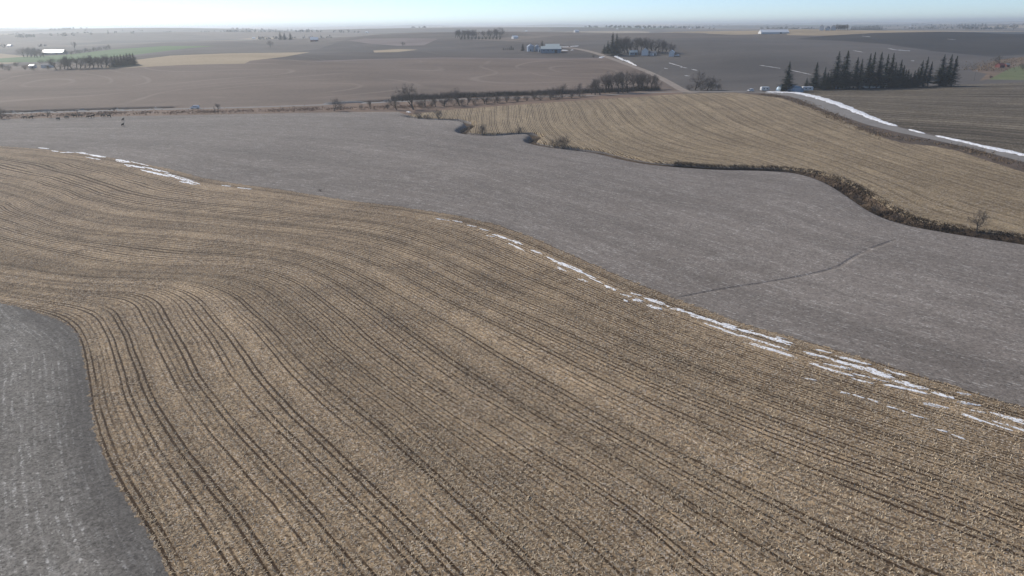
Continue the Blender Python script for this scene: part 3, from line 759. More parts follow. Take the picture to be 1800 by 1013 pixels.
snow('snow_bank', [(1081, 99.5, 1096, 105.5, 3.6), (1092, 104, 1107, 110.5, 2.8), (1104, 109.5, 1119, 116, 1.8)], 'short white snow wedge beside the road below the farmstead', .5)
snow('snow_patch', [(1054, 100.5, 1062.5, 100.5, 3.4)], 'bright snow spot left of the climbing road', .4)
snow('snow_patch', [(987, 88.6, 998, 89.3, 1.8), (988, 83, 1000, 82.2, 1.0), (1002, 82, 1017, 81.2, .9), (1003.5, 88.5, 1007.5, 88.5, 1.8)], 'small snow patches in the yard beside the barn', .25, .7)
snow('snow_patch', [(1176, 111, 1190, 115, 1.6), (1186, 114, 1200, 117.5, 1.8), (1195, 118, 1208, 120, 1.2), (1168, 120, 1174, 121.5, 1.4), (1215, 122, 1225, 124, 1.3), (1203, 133, 1212, 134, 1.0), (1335, 115, 1345, 116.5, 1.2), (1348, 117, 1372, 120.5, 1.5), (1385, 122.5, 1424, 131, 1.5), (1500, 89, 1516, 92, 1.5), (1561, 85.5, 1576, 88.5, 1.7), (1575, 88, 1600, 90, 1.8), (1601, 107, 1607, 107.2, 2.6), (1515, 63.5, 1530, 65, 1.0), (1665, 69, 1680, 70, 1.0)], 'scattered snow remnants on the grey field at right', .15, .38)
snow('snow_patch', [(715, 197, 721, 198, 2.0)], 'little white snow spot at the head of the creek', .3)

# ---------------------------------------------------------------- trees
def tube(V, F, p, q, r0, r1, sides):
    d = (q - p)
    if d.length < 1e-6:
        return
    d.normalize()
    u = d.orthogonal().normalized(); w = d.cross(u)
    i = len(V)
    for c, r in ((p, r0), (q, r1)):
        for k in range(sides):
            a = 2 * math.pi * k / sides
            V.append(c + (u * math.cos(a) + w * math.sin(a)) * r)
    for k in range(sides):
        F.append((i + k, i + (k + 1) % sides, i + sides + (k + 1) % sides, i + sides + k))
def to_mesh(name, V, F, mat, smooth=False):
    me = bpy.data.meshes.new(name)
    me.from_pydata([tuple(v) for v in V], [], F)
    me.materials.append(mat)
    if smooth:
        me.polygons.foreach_set('use_smooth', np.ones(len(me.polygons), bool))
    me.update()
    return me
M['bark'] = mat_plain('grey_bark', (.085, .07, .058), (.05, .042, .036), 4.0)
M['twig'] = mat_plain('bare_twigs', (.15, .122, .102), (.10, .082, .07), 2.0)
M['spruce'] = mat_plain('spruce_needles', (.018, .032, .020), (.036, .050, .030), 1.5)
M['cedar'] = mat_plain('cedar_foliage', (.026, .030, .022), (.044, .046, .032), 1.5)
def bare_tree(seed, spread=.6, stems=1, low=.07, tw=.8):
    """unit-height leafless tree: trunk mesh with limbs, crown mesh of twigs"""
    rd = random.Random(seed)
    V, F, TV, TF = [], [], [], []
    def grow(p, d, ln, r, lev):
        nseg = 4 if lev == 0 else 3
        pts = [p]
        for k in range(nseg):
            up = .3 if lev else .05
            d = (d + Vector((rd.gauss(0, .16), rd.gauss(0, .16), rd.gauss(0, .1) + up * .4))).normalized()
            p = p + d * ln / nseg
            pts.append(p)
        for k in range(nseg):
            a, b = r * (1 - .75 * k / nseg), r * (1 - .75 * (k + 1) / nseg)
            if lev < 2:
                tube(V, F, pts[k], pts[k + 1], a, b, 6 if lev == 0 else 4)
            elif lev == 2:
                tube(TV, TF, pts[k], pts[k + 1], a, b, 3)
            else:
                i = len(TV)
                u = (pts[k + 1] - pts[k]).orthogonal().normalized()
                u = u * math.cos(seed + i) + (pts[k + 1] - pts[k]).normalized().cross(u) * math.sin(seed + i)
                TV.extend([pts[k] - u * a, pts[k] + u * a, pts[k + 1] + u * b, pts[k + 1] - u * b])
                TF.append((i, i + 1, i + 2, i + 3))
        if lev < 4:
            n = (8, 6, 5, 4)[lev] if lev else 9
            for k in range(n):
                t = rd.uniform(low if lev == 0 else .25, 1.0) if k else 1.0
                f = t * nseg
                j = min(int(f), nseg - 1)
                q = pts[j].lerp(pts[j + 1], f - j)
                axis = d.orthogonal().normalized()
                axis = Matrix.Rotation(rd.uniform(0, 6.283), 3, d) @ axis
                ang = rd.uniform(.35, 1.0) * (spread / .6) if k else rd.uniform(.05, .3)
                nd = (Matrix.Rotation(ang, 3, axis) @ d).normalized()
                sc = rd.uniform(.5, .78) * (1.25 - .6 * t if lev == 0 else .92)
                grow(q, nd, ln * sc, max(r * (1 - .7 * t) * .7, .0028 * tw), lev + 1)
    for s in range(stems):
        d = Vector((rd.gauss(0, .05 if stems == 1 else .45), rd.gauss(0, .05 if stems == 1 else .45), 1)).normalized()
        grow(Vector((rd.gauss(0, .02 * (stems > 1)), rd.gauss(0, .02 * (stems > 1)), -.01)), d, .40 if stems == 1 else .45, .022 if stems == 1 else .012, 0 if stems == 1 else 1)
    top = max(v.z for v in V + TV)
    V = [v / top for v in V]; TV = [v / top for v in TV]
    return to_mesh('trunk', V, F, M['bark']), to_mesh('crown', TV, TF, M['twig'])
def spruce(seed, width=.17, gap=.0, mat='spruce', low=.06, blunt=1.0):
    rd = random.Random(seed)
    V, F, TV, TF = [], [], [], []
    tube(V, F, Vector((0, 0, -.01)), Vector((0, 0, .5)), .016, .010, 7)
    tube(V, F, Vector((0, 0, .5)), Vector((0, 0, .99)), .010, .002, 6)
    z = low
    while z < .985:
        rad = width * (1 - z) ** (1.0 * blunt) * rd.uniform(.7, 1.15) + .006
        nb = int(6 + 7 * (1 - z))
        for k in range(nb):
            if rd.random() < gap:
                continue
            a = rd.uniform(0, 6.283)
            L = rad * rd.uniform(.55, 1.2)
            droop = rd.uniform(.15, .6)
            zz = z + rd.uniform(-.012, .012)
            m = max(2, int(L / .03))
            for j in range(m):
                t0, t1 = j / m, (j + 1) / m
                for e in range(2):
                    b = a + rd.gauss(0, .22)
                    w = (.014 + .020 * (1 - t0)) * rd.uniform(.6, 1.5) * (.22 + .85 * (1 - z))
                    P = lambda t, s, dz=0: Vector((math.cos(b) * L * t - math.sin(b) * s, math.sin(b) * L * t + math.cos(b) * s, zz - droop * L * t + .25 * L * t * t + dz))
                    i = len(TV)
                    g = rd.uniform(-.018, .008)
                    TV.extend([P(t0, -w), P(t0, w), P(t1 + .1, w * .6, g), P(t1 + .1, -w * .6, g - .006)])
                    TF.append((i, i + 1, i + 2, i + 3))
        z += rd.uniform(.016, .030)
    i = len(TV)
    TV.extend([Vector((-.004, 0, .95)), Vector((.004, 0, .95)), Vector((0, .002, 1.0))]); TF.append((i, i + 1, i + 2))
    return to_mesh('trunk', V, F, M['bark']), to_mesh('crown', TV, TF, M[mat])
KINDS = {'bare': [bare_tree(s, .62) for s in (3, 11, 27)], 'wide': [bare_tree(s, .85) for s in (5, 17)], 'narrow': [bare_tree(s, .42, low=.1) for s in (8, 31)],
         'shrub': [bare_tree(s, .8, 7, tw=1.6) for s in (2, 14)], 'spruce': [spruce(s, .29, .08, low=.12) for s in (1, 2)] + [spruce(4, .22, .22, low=.18), spruce(6, .36, .10, low=.03)], 'thin': [spruce(9, .16, .30, low=.22)], 'cedar': [spruce(s, .34, .05, 'cedar', .02, .55) for s in (3, 5)]}
ORD = 'first second third fourth fifth sixth seventh eighth ninth tenth eleventh twelfth thirteenth fourteenth fifteenth sixteenth seventeenth eighteenth nineteenth twentieth twenty-first twenty-second twenty-third twenty-fourth'.split()
COUNT = [0]
def plant(name, kind, px, base, top, label, cat='tree', group=None, var=None, fat=1.0):
    p = at(px, base)
    h = (base - top) * mpp(p) / .935
    v = KINDS[kind][(COUNT[0] if var is None else var) % len(KINDS[kind])]
    COUNT[0] += 1
    e = link(name, None)
    e.location = p
    e.rotation_euler.z = random.uniform(0, 6.283)
    fat *= {'bare': 1.3, 'wide': 1.15, 'narrow': 1.25}.get(kind, 1.0)
    e.scale = (h * fat, h * fat * random.uniform(.9, 1.1), h)
    tag(e, label, cat, group)
    link('trunk', v[0], e)
    link('crown', v[1], e)
    return e
# spruce windbreak of the farm on the right
SP = [(1382, 161, 113, 3, 'broad dark spruce standing left of the quonset huts'), (1416, 158, 138, 3, 'small dark spruce behind the white camper'), (1430.5, 158, 114, 0, 'lone pointed spruce right of the white camper')]
for x, b, t, v, l in SP:
    plant('spruce_tree', 'spruce', x, b, t, l, 'tree', 'spruces of the farm windbreak', v, 1.15)
row = [(1452, 130, 3), (1466, 97.5, 0), (1481, 96, 1), (1500, 106, 1), (1508, 109, 2), (1521, 101, 0), (1528, 98.5, 2), (1540, 98, 1), (1552, 101, 2), (1561, 100, 0), (1568, 114, 3), (1577, 110, 2), (1583, 118, 1), (1592, 125, 3), (1603.5, 126.5, 3), (1614, 111, 0), (1622, 105, 2), (1630.5, 113, 2), (1650, 102, 0), (1662.5, 102, 1), (1672, 104, 2)]
for i, (x, t, v) in enumerate(row):
    plant('spruce_tree', 'thin' if (i in (8, 16)) else 'spruce', x, 156.3 - (x - 1500) * .026 + random.uniform(-1.2, 0), t, ORD[i] + ' spruce from the left in the tall windbreak row', 'tree', 'spruces of the farm windbreak', v, random.uniform(1.1, 1.4))
for i, x in enumerate((1446, 1457, 1490, 1572, 1588, 1598, 1609, 1656)):
    plant('spruce_tree', 'spruce', x, 155.3 - (x - 1500) * .026, 126 + random.uniform(-5, 5), ORD[i] + ' short spruce from the left filling the foot of the windbreak', 'tree', 'short spruces filling the windbreak', 3, 1.0)
# trees along the straight road
ROADT = [('bare', 587, 195.5, 172, 'lone bare tree on the verge left of the roadside thicket', 1.1), ('bare', 384, 198, 182, 'small thin bare tree on the verge right of the white car', .7),
         ('wide', 2, 209, 190, 'bare bushy tree at the left edge beside the road', 1.0), ('bare', 84, 207, 194, 'faint little bare tree among the cattle', .8),
         ('wide', 727, 193, 150, 'tallest bare tree at the left end of the roadside row', .9), ('shrub', 635, 192.5, 183, 'low round bush on the verge beside the lone bare tree', 1.0), ('narrow', 651, 192, 177, 'slim bare sapling between bush and thicket', 1.0), ('shrub', 681, 192, 182, 'grey bush at the left foot of the roadside thicket', 1.0),
         ('wide', 697, 193, 171, 'dense dark bare tree left of the tallest one', 1.3), ('bare', 748, 188, 164, 'bare tree just right of the tallest roadside tree', 1.1), ('narrow', 766, 188, 167, 'slender bare tree third right of the tallest one', 1.2), ('bare', 781, 187.5, 163, 'bare tree in the gap left of the rounded one', 1.1), ('wide', 808, 186, 156, 'rounded bare tree left of centre on the road', .95), ('narrow', 822, 185, 163, 'narrow bare tree beside the rounded roadside one', 1.0),
         ('bare', 852, 183, 163, 'bare tree alone between two roadside clumps', 1.2), ('shrub', 875, 181, 168, 'bush at the foot of the embankment', 1.2), ('shrub', 910, 178, 166, 'second bush along the embankment', 1.2), ('shrub', 940, 176, 163, 'third bush along the embankment', 1.1),
         ('bare', 972, 173, 152, 'left of two bare trees before the dense grove', 1.1), ('bare', 988, 172, 149, 'right of two bare trees before the dense grove', 1.1), ('bare', 1018, 169.5, 148, 'single bare tree just left of the dense grove', 1.1), ('wide', 1222, 158.5, 127, 'big spreading bare tree right of the junction', 1.1), ('wide', 1243, 158.5, 135, 'lower bushy bare tree right of the junction', 1.3), ('shrub', 1262, 158.5, 147, 'bush at the right end of the junction trees', 1.2), ('shrub', 1232, 159, 142, 'bush between the two trees right of the junction', 1.4), ('shrub', 1250, 159, 144, 'bush under the lower tree right of the junction', 1.4), ('shrub', 1212, 159, 147, 'bush nearest the junction on its right', 1.2)]
for k, x, b, t, l, f in ROADT:
    plant('bare_bush' if k == 'shrub' else 'bare_tree', k, x, b, t, l, 'bush' if k == 'shrub' else 'tree', None, None, f)
for i in range(16):
    x = 738 + i * 19 + random.uniform(-4, 4)
    b = 189 - (x - 738) * .062
    plant('bare_bush', 'shrub', x, b, b - random.uniform(10, 16), ORD[i] + ' low bush from the left in the roadside thicket', 'bush', 'low bushes of the roadside thicket', None, 1.5)
for i in range(15):
    x = 1040 + i * 8.0 + random.uniform(-2, 2)
    plant('bare_tree', ('bare', 'narrow', 'wide')[i % 3], x, 168 - (x - 1040) * .075 + random.uniform(-2.5, 0), (146, 141, 137, 134, 131, 129, 130, 128, 127, 128, 129, 127, 130, 133, 136)[i] + random.uniform(-1, 2), ORD[i] + ' tree from the left in the dense bare grove by the junction', 'tree', 'bare grove by the junction', None, 1.05)
for i, (x, b, t, l, f) in enumerate([(735, 208, 194, 'bush at the very head of the creek', 1.1), (771, 209, 191, 'upright bush on the creek near its head', .9), (750, 209, 200, 'low bush between two others at the creek head', 1.4), (848, 238.5, 217, 'spreading bush inside the first creek bend', 1.0), (912, 236.5, 221, 'sparse bush on the creek between its bends', 1.1), (990, 262, 238, 'large dark bush below the second creek bend', 1.15), (975, 259, 243, 'smaller bush leaning beside the large dark one', 1.1)]):
    plant('creek_bush', 'shrub', x, b, t, l, 'bush', 'bushes along the creek', None, f)
plant('bare_tree', 'wide', 1717, 409, 368, 'lone grey bare tree on the creek ditch at right', 'tree', None, 1, .8)
for x, b, t, l, f in [(1506, 352, 334, 'round bush in the creek ditch at its sharp turn', .9), (1540, 372, 354, 'dark bush in the creek ditch right of the turn', 1.1), (1575, 388, 371, 'bush where the drain meets the creek ditch', 1.0)]:
    plant('creek_bush', 'shrub', x, b, t, l, 'bush', 'bushes along the creek', None, f)
plant('brush_pile', 'shrub', 563, 336.5, 332.5, 'small dark brush clump on the bean field above the stubble edge', 'brush pile', None, None, 1.6)
# farmstead grove in the middle distance
for i, (x, t, b, k, v) in enumerate([(1062, 80, 93, 'spruce', 3), (1068, 74, 94, 'spruce', 3), (1076, 62, 97, 'spruce', 0), (1083, 63, 97.5, 'spruce', 1)]):
    plant('spruce_tree', k, x, b, t, ('small spruce at the left tip of the farmstead grove', 'middling spruce second in the farmstead grove', 'tallest pointed spruce of the farmstead grove', 'tall spruce right beside the tallest in the grove')[i], 'tree', 'evergreens of the farmstead grove', v, 1.2)
gx = [1087, 1090, 1093, 1097, 1104, 1110, 1116, 1122, 1128, 1134, 1140, 1146, 1152, 1158, 1164, 1170, 1176, 1181]
for i, x in enumerate(gx):
    plant('bare_tree', ('bare', 'wide', 'narrow')[i % 3], x, random.uniform(91, 95), (71, 70, 68, 68, 67, 69, 67, 70, 67, 68, 69, 68, 71, 70, 72, 74, 76, 80)[i] + random.uniform(-.5, 1), ORD[i] + ' bare tree from the left in the farmstead grove', 'tree', 'bare trees of the farmstead grove', None, 1.05)
# left windbreak and other far trees
for i in range(14):
    x = 98 + i * 7.4 + random.uniform(-1.5, 1.5)
    plant('bare_tree', ('wide', 'bare')[i % 2], x, 122 - (x - 98) * .035, 101 - (x - 98) * .03 + random.uniform(-1.5, 2), ORD[i] + ' bare tree from the left in the far left windbreak', 'tree', 'bare windbreak at far left', None, 1.2)
for i in range(8):
    x = 199 + i * 5.4
    plant('spruce_tree', 'cedar', x, 117.5 - (x - 199) * .10, 99.5 - (x - 199) * .10 + random.uniform(-1, 1.5), ORD[i] + ' evergreen from the left where the left windbreak ends', 'tree', 'evergreens ending the left windbreak', None, 1.1)
for i in range(7):
    x = 42 + i * 6 + random.uniform(-1, 1)
    plant('bare_tree', 'wide', x, 101, 86 + random.uniform(-2, 2), ORD[i] + ' tree from the left in the grove beside the long white barn', 'tree', 'grove by the long white barn', None, 1.2)
for i in range(11):
    x = 118 + i * 7.6
    plant('bare_tree', ('wide', 'shrub')[i % 2], x, 97 - (x - 118) * .14, 88.5 - (x - 118) * .115 + random.uniform(-1.2, 1), ORD[i] + ' tree from the left in the hedge above the rye field', 'tree', 'hedge above the rye field', None, 1.5)
plant('bare_tree', 'narrow', 131.5, 91, 74, 'single tall thin tree rising right of the long white barn', 'tree', None, None, .5)
for i, (x, b) in enumerate([(4, 121), (16, 124), (30, 117), (44, 122), (60, 124), (72, 112), (84, 122)]):
    plant('bare_bush', 'shrub', x, b, b - random.uniform(6, 10), ORD[i] + ' bush from the left around the far left farmyard', 'bush', 'farmyard bushes at far left', None, 1.3)
for x, b, t, k, l in [(475, 84, 72, 'wide', 'isolated tree on the dark slope left of centre'), (493, 70, 58, 'cedar', 'left of three dark trees near the horizon'), (501, 70, 59, 'cedar', 'middle of three dark trees near the horizon'), (511, 70, 58.5, 'cedar', 'right of three dark trees near the horizon'), (708, 82, 74, 'wide', 'bare tree in the draw on the central hill'), (919, 89.5, 78, 'cedar', 'round dark tree left of the grain bins'), (953, 86, 73, 'cedar', 'round dark tree behind the barn'), (1043, 101.5, 96, 'shrub', 'brown bush left of the snow spot by the road'), (1780, 54, 43, 'wide', 'round bare tree on the crest at the right edge'), (1637, 50, 44, 'cedar', 'small evergreen on the far crest at right'), (1615, 50, 46, 'wide', 'low bare tree on the far crest at right'), (1741, 138, 132, 'shrub', 'dark round bush on the lawn edge at right'), (1797, 122, 110, 'shrub', 'bush on the lawn at the right edge'), (1757, 112, 97, 'bare', 'thin bare tree behind the red shed')]:
    plant('evergreen_tree' if k == 'cedar' else ('bare_bush' if k == 'shrub' else 'bare_tree'), k, x, b, t, l, 'bush' if k == 'shrub' else 'tree', None, None, 1.0 if k != 'cedar' else .9)
for i in range(6):
    plant('evergreen_tree', 'cedar', 885 + i * 3.4, 88, (84, 84.5, 84, 83.5, 81, 83)[i], ORD[i] + ' evergreen from the left in the low row left of the bins', 'tree', 'low evergreens left of the bins', None, .8)
def ridge_trees(xs, base, top, kind, what, group, fat=1.0):
    for i, x in enumerate(xs):
        plant('evergreen_tree' if kind == 'cedar' else 'bare_tree', kind, x, base(x), top(x) + random.uniform(-.8, .8), ORD[i] + what, 'tree', group, None, fat)
ridge_trees(np.arange(800, 838, 4.2), lambda x: 66.5, lambda x: 53.5, 'wide', ' bare tree from the left in the far grove on the ridge', 'far grove on the ridge', 1.1)
ridge_trees(np.arange(852, 884, 5.4), lambda x: 66, lambda x: 55 - (x - 852) * .2, 'wide', ' tree from the left at the high end of the far ridge grove', 'high end of the far ridge grove', 1.1)
ridge_trees(np.arange(811, 880, 6.2), lambda x: 69.3, lambda x: 64, 'cedar', ' evergreen from the left in the low row below the ridge grove', 'evergreens below the ridge grove', 1.0)
ridge_trees(np.arange(1468, 1494, 4.4), lambda x: 53.5, lambda x: 43.5, 'wide', ' bare tree from the left among the white farm buildings', 'trees at the white farm on the crest', 1.1)
ridge_trees(np.arange(1497, 1550, 3.5), lambda x: 52.8, lambda x: 45.5, 'cedar', ' evergreen from the left in the row right of the white farm', 'evergreen row on the crest', .8)
ridge_trees(np.arange(1690, 1735, 6.0), lambda x: 47, lambda x: 41.8, 'cedar', ' tree from the left in the small clump on the far right skyline', 'clump on the right skyline', 1.0)

# woods so far off that they read as one mass
def far_woods():
    P = []
    for _ in range(230):
        r = 3200 * (14000 / 3200) ** rng.random()
        az = rng.uniform(R(-50), R(50))
        x, y = r * math.sin(az), r * math.cos(az)
        L, n = rng.uniform(60, 420) * (r / 3000) ** .5, int(rng.integers(6, 26))
        th = rng.normal(0, .35)
        t = rng.uniform(-.5, .5, n) * L
        P.append(np.c_[x + np.cos(th) * t + rng.normal(0, 8, n), y + np.sin(th) * t + rng.normal(0, 14, n)])
    for _ in range(34):                              # hedges and groves of the valley on the left
        r = 1900 * (6000 / 1900) ** rng.random()
        az = rng.uniform(R(-46), R(-13))
        n = int(rng.integers(5, 22))
        t = rng.uniform(-.5, .5, n) * rng.uniform(40, 260)
        th = rng.normal(.1, .3)
        P.append(np.c_[r * math.sin(az) + np.cos(th) * t + rng.normal(0, 5, n), r * math.cos(az) + np.sin(th) * t + rng.normal(0, 9, n)])
    P = np.vstack(P)
    k = 12
    n = len(P) * k
    C = np.repeat(np.c_[P, height(P[:, 0], P[:, 1])], k, 0)
    hh = np.repeat(rng.uniform(5, 10, len(P)), k)
    u = rng.normal(0, 1, (n, 3)); u /= np.linalg.norm(u, axis=1)[:, None]
    c = C + np.c_[u[:, 0] * hh * .45, u[:, 1] * hh * .45, hh * (.55 + .40 * u[:, 2])]
    a = rng.normal(0, 1, (n, 3)); a /= np.linalg.norm(a, axis=1)[:, None]
    b = np.cross(a, rng.normal(0, 1, (n, 3))); b /= np.linalg.norm(b, axis=1)[:, None]
    s = (hh * rng.uniform(.15, .32, n))[:, None]
    co = np.stack([c - a * s, c + b * s, c + a * s, c - b * s], 1)
    low = co[:, :, 2] < (C[:, 2] - 1)[:, None]
    co[:, :, 2] = np.where(low, (C[:, 2] - 1)[:, None], co[:, :, 2])
    me = raw_mesh('distant_woods', co.reshape(-1, 3), np.arange(n * 4), 4, M['woods'])
    at_ = me.attributes.new('tint', 'FLOAT', 'FACE')
    at_.data.foreach_set('value', rng.random(n).astype(np.float32))
    tag(link('distant_woods', me), 'hazy woods and hedgerows scattered towards the horizon', kind='stuff')
far_woods()

# ---------------------------------------------------------------- farm buildings
def mat_paint(name, c, rough=.5, spec=.4, ribs=0.0, axis=0, metal=0.0):
    n = NT(name, rough, spec)
    n.b.inputs['Metallic'].default_value = metal
    tc = n.new('ShaderNodeTexCoord').outputs['Object']
    f = n.noise(tc, 1.2, 4, .65)
    if ribs:
        sep = n.new('ShaderNodeSeparateXYZ'); n.put(sep.inputs[0], tc)
        w = n.math('SINE', n.math('MULTIPLY', sep.outputs[axis], ribs))
        n.bump(w, .5, .05)
    return n.col(n.mix(n.rng(f, .3, .75), tuple(v * .82 for v in c), c))
M['white_wall'] = mat_paint('white_siding', (.78, .78, .76), .6, .3, 20, 2)
M['white_roof'] = mat_paint('white_metal_roof', (.80, .82, .83), .35, .5, 12, 0)
M['grey_roof'] = mat_paint('grey_shingle_roof', (.20, .20, .21), .8, .2)
M['blue_wall'] = mat_paint('blue_grey_metal_wall', (.16, .24, .32), .5, .4, 12, 0)
M['pale_roof'] = mat_paint('pale_green_metal_roof', (.55, .60, .56), .4, .5, 12, 0)
M['steel'] = mat_paint('galvanised_steel', (.42, .47, .52), .38, .5, 30, 2, .6)
M['quonset'] = mat_paint('quonset_steel', (.25, .33, .42), .45, .5, 9, 1, .4)
M['red'] = mat_paint('barn_red', (.17, .05, .042), .7, .3, 12, 0)
M['dark'] = mat_paint('dark_opening', (.03, .032, .036), .5, .3)
M['glass'] = mat_paint('window_glass', (.04, .05, .06), .1, .6)
M['rubber'] = mat_paint('rubber', (.02, .02, .02), .8, .2)
M['car_white'] = mat_paint('white_car_paint', (.88, .88, .87), .45, .5)
M['chrome'] = mat_paint('bright_metal', (.6, .6, .6), .3, .5, metal=.8)
M['red_lamp'] = mat_paint('red_lamp', (.4, .02, .02), .3, .5)
M['wood'] = mat_paint('weathered_pole_wood', (.22, .19, .16), .9, .1)
M['cowhide'] = mat_paint('black_hide', (.018, .016, .015), .7, .3)
def thing(name, label, cat, loc, rz=0.0, group=None):
    e = link(name, None)
    e.location = loc
    e.rotation_euler.z = rz
    return tag(e, label, cat, group)
def prism(outline, y0, y1):
    """extrude an x-z outline along y"""
    n = len(outline)
    V = [(x, y0, z) for x, z in outline] + [(x, y1, z) for x, z in outline]
    F = [tuple(range(n))[::-1], tuple(range(n, 2 * n))] + [(i, (i + 1) % n, n + (i + 1) % n, n + i) for i in range(n)]
    return V, F
def boxm(x0, x1, y0, y1, z0, z1):
    return prism([(x0, z0), (x1, z0), (x1, z1), (x0, z1)], y0, y1)
def part(name, VF, mat, parent, bevel=0.0, smooth=False):
    bm = bmesh.new()
    vs_ = [bm.verts.new(v) for v in VF[0]]
    for f in VF[1]:
        try:
            bm.faces.new([vs_[i] for i in f])
        except ValueError:
            pass
    bmesh.ops.recalc_face_normals(bm, faces=bm.faces)
    if bevel:
        bmesh.ops.bevel(bm, geom=list(bm.edges), offset=bevel, segments=2, affect='EDGES', profile=.6)
    me = bpy.data.meshes.new(name)
    bm.to_mesh(me); bm.free()
    me.materials.append(mat)
    if smooth:
        me.polygons.foreach_set('use_smooth', np.ones(len(me.polygons), bool))
    return link(name, me, parent)
def ring(r, z, n=24, x=0, y=0):
    return [(x + r * math.cos(2 * math.pi * k / n), y + r * math.sin(2 * math.pi * k / n), z) for k in range(n)]
def lathe(profile, n=24):
    V, F = [], []
    for r, z in profile:
        V += ring(max(r, .001), z, n)
    for j in range(len(profile) - 1):
        for k in range(n):
            F.append((j * n + k, j * n + (k + 1) % n, (j + 1) * n + (k + 1) % n, (j + 1) * n + k))
    F.append(tuple(range(n))[::-1]); F.append(tuple(range((len(profile) - 1) * n, len(profile) * n)))
    return V, F
def gable(name, label, cat, px, py, wpx, wall, roof, W=None, hw=3.0, pitch=.35, rz=0.0, group=None, door=True, wins=3, chimney=False, L=None):
    """building with its ridge along local x; wpx = length seen in the picture"""
    p = at(px, py)
    s = mpp(p)
    L = L or wpx * s
    W = W or L * .5
    e = thing(name, label, cat, p - Vector((0, 0, .25)), rz, group)
    hr = W / 2 * pitch
    a, b = L / 2, W / 2
    wl = prism([(-b, 0), (b, 0), (b, hw), (0, hw + hr), (-b, hw)], -a, a)
    part('wall', ([(y, x, z) for x, y, z in wl[0]], wl[1]), wall, e)
    o = .35
    for sgn in (-1, 1):
        x1, z1 = sgn * (b + o), hw - o * pitch
        sl = prism([(0, hw + hr + .06), (x1, z1 + .06), (x1, z1 + .20), (0, hw + hr + .22)], -a - o, a + o)
        part('roof_slope', ([(y, x, z) for x, y, z in sl[0]], sl[1]), roof, e)
    if door:
        d = part('door', boxm(a * .35, a * .35 + min(3.2, L * .22), -b - .06, -b - .01, 0, min(hw * .8, 3.4)), M['dark'], e)
    for k in range(wins):
        x = -a * .75 + k * a * .42
        w = part('window', boxm(x, x + 1.0, -b - .05, -b - .01, hw * .42, hw * .75), M['glass'], e)
        part('sill', boxm(x - .1, x + 1.1, -b - .12, -b - .01, hw * .42 - .12, hw * .42 - .02), M['white_wall'], w)
    if chimney:
        part('chimney', boxm(a * .2, a * .2 + .7, .2, .9, hw, hw + hr + 1.0), M['red'], e)
    return e
# farm with grain bins
def grain_bin(px, py, wpx, hpx, label):
    p = at(px, py); s = mpp(p)
    r, h = wpx * s / 2, hpx * s / .93
    e = thing('grain_bin', label, 'grain bin', p - Vector((0, 0, .2)), 0, 'grain bins beside the blue barn')
    prof = []
    for k in range(15):
        z = h * k / 14
        prof += [(r * (1 + .006 * (k % 2)), z)]
    part('wall', lathe(prof, 28), M['steel'], e, smooth=False)
    rf = part('roof', lathe([(r * 1.04, h - .05), (r * 1.04, h + .04), (r * .14, h + r * .52), (r * .14, h + r * .52 + .25), (.02, h + r * .52 + .4)], 28), M['steel'], e)
    part('vent_cap', lathe([(r * .1, h + r * .52 + .3), (r * .1, h + r * .52 + .7), (.02, h + r * .52 + .8)], 12), M['steel'], rf)
    part('door', boxm(-.5, .5, -r - .12, -r + .1, .5, 2.4), M['dark'], e)
    V, F = [], []
    for k in range(int(h / .4)):
        tube(V, F, Vector((r * .55 - .25, -r * .9, .4 * k + .4)), Vector((r * .55 + .25, -r * .9, .4 * k + .4)), .03, .03, 4)
    for x in (-.25, .25):
        tube(V, F, Vector((r * .55 + x, -r * .9, .2)), Vector((r * .55 + x, -r * .9, h)), .04, .04, 4)
    part('ladder', ([tuple(v) for v in V], F), M['chrome'], e)
grain_bin(932.6, 90.5, 13.0, 8.0, 'leftmost and widest grain bin beside the blue barn')
grain_bin(943.8, 90.3, 7.5, 8.3, 'narrow grain bin between the wide bin and the barn')
grain_bin(948.6, 92.0, 4.5, 6.0, 'small grain bin touching the left end of the barn')
gable('barn', 'long blue walled barn with pale roof beside the grain bins', 'barn', 968.5, 92.8, 35, M['blue_wall'], M['pale_roof'], W=13, hw=4.4, pitch=.42, rz=-.05, wins=4)
gable('barn', 'second barn with grey roof standing behind the blue one', 'barn', 971, 87.5, 24, M['blue_wall'], M['pale_roof'], W=11, hw=4.2, pitch=.4, rz=-.05, wins=0, door=False)
# farmstead in the grove
gable('farm_house', 'white gabled farm house at the middle of the grove', 'house', 1133.5, 97.3, 8, M['white_wall'], M['grey_roof'], W=7, hw=4.6, pitch=.9, rz=1.4, wins=3, chimney=True, L=7.5)
gable('shed', 'bluish shed under the trees left of the farm house', 'shed', 1113, 96.5, 13, M['blue_wall'], M['pale_roof'], W=7, hw=2.8, pitch=.5, wins=2)
gable('garage', 'low pale garage right of the farm house in the grove', 'garage', 1147, 97.2, 11, M['white_wall'], M['grey_roof'], W=6, hw=2.6, pitch=.5, wins=1)
gable('shed', 'small white shed at the right end of the grove', 'shed', 1180.5, 99.0, 7, M['white_wall'], M['white_roof'], W=5, hw=4.2, pitch=.8, rz=1.2, wins=1, L=5)
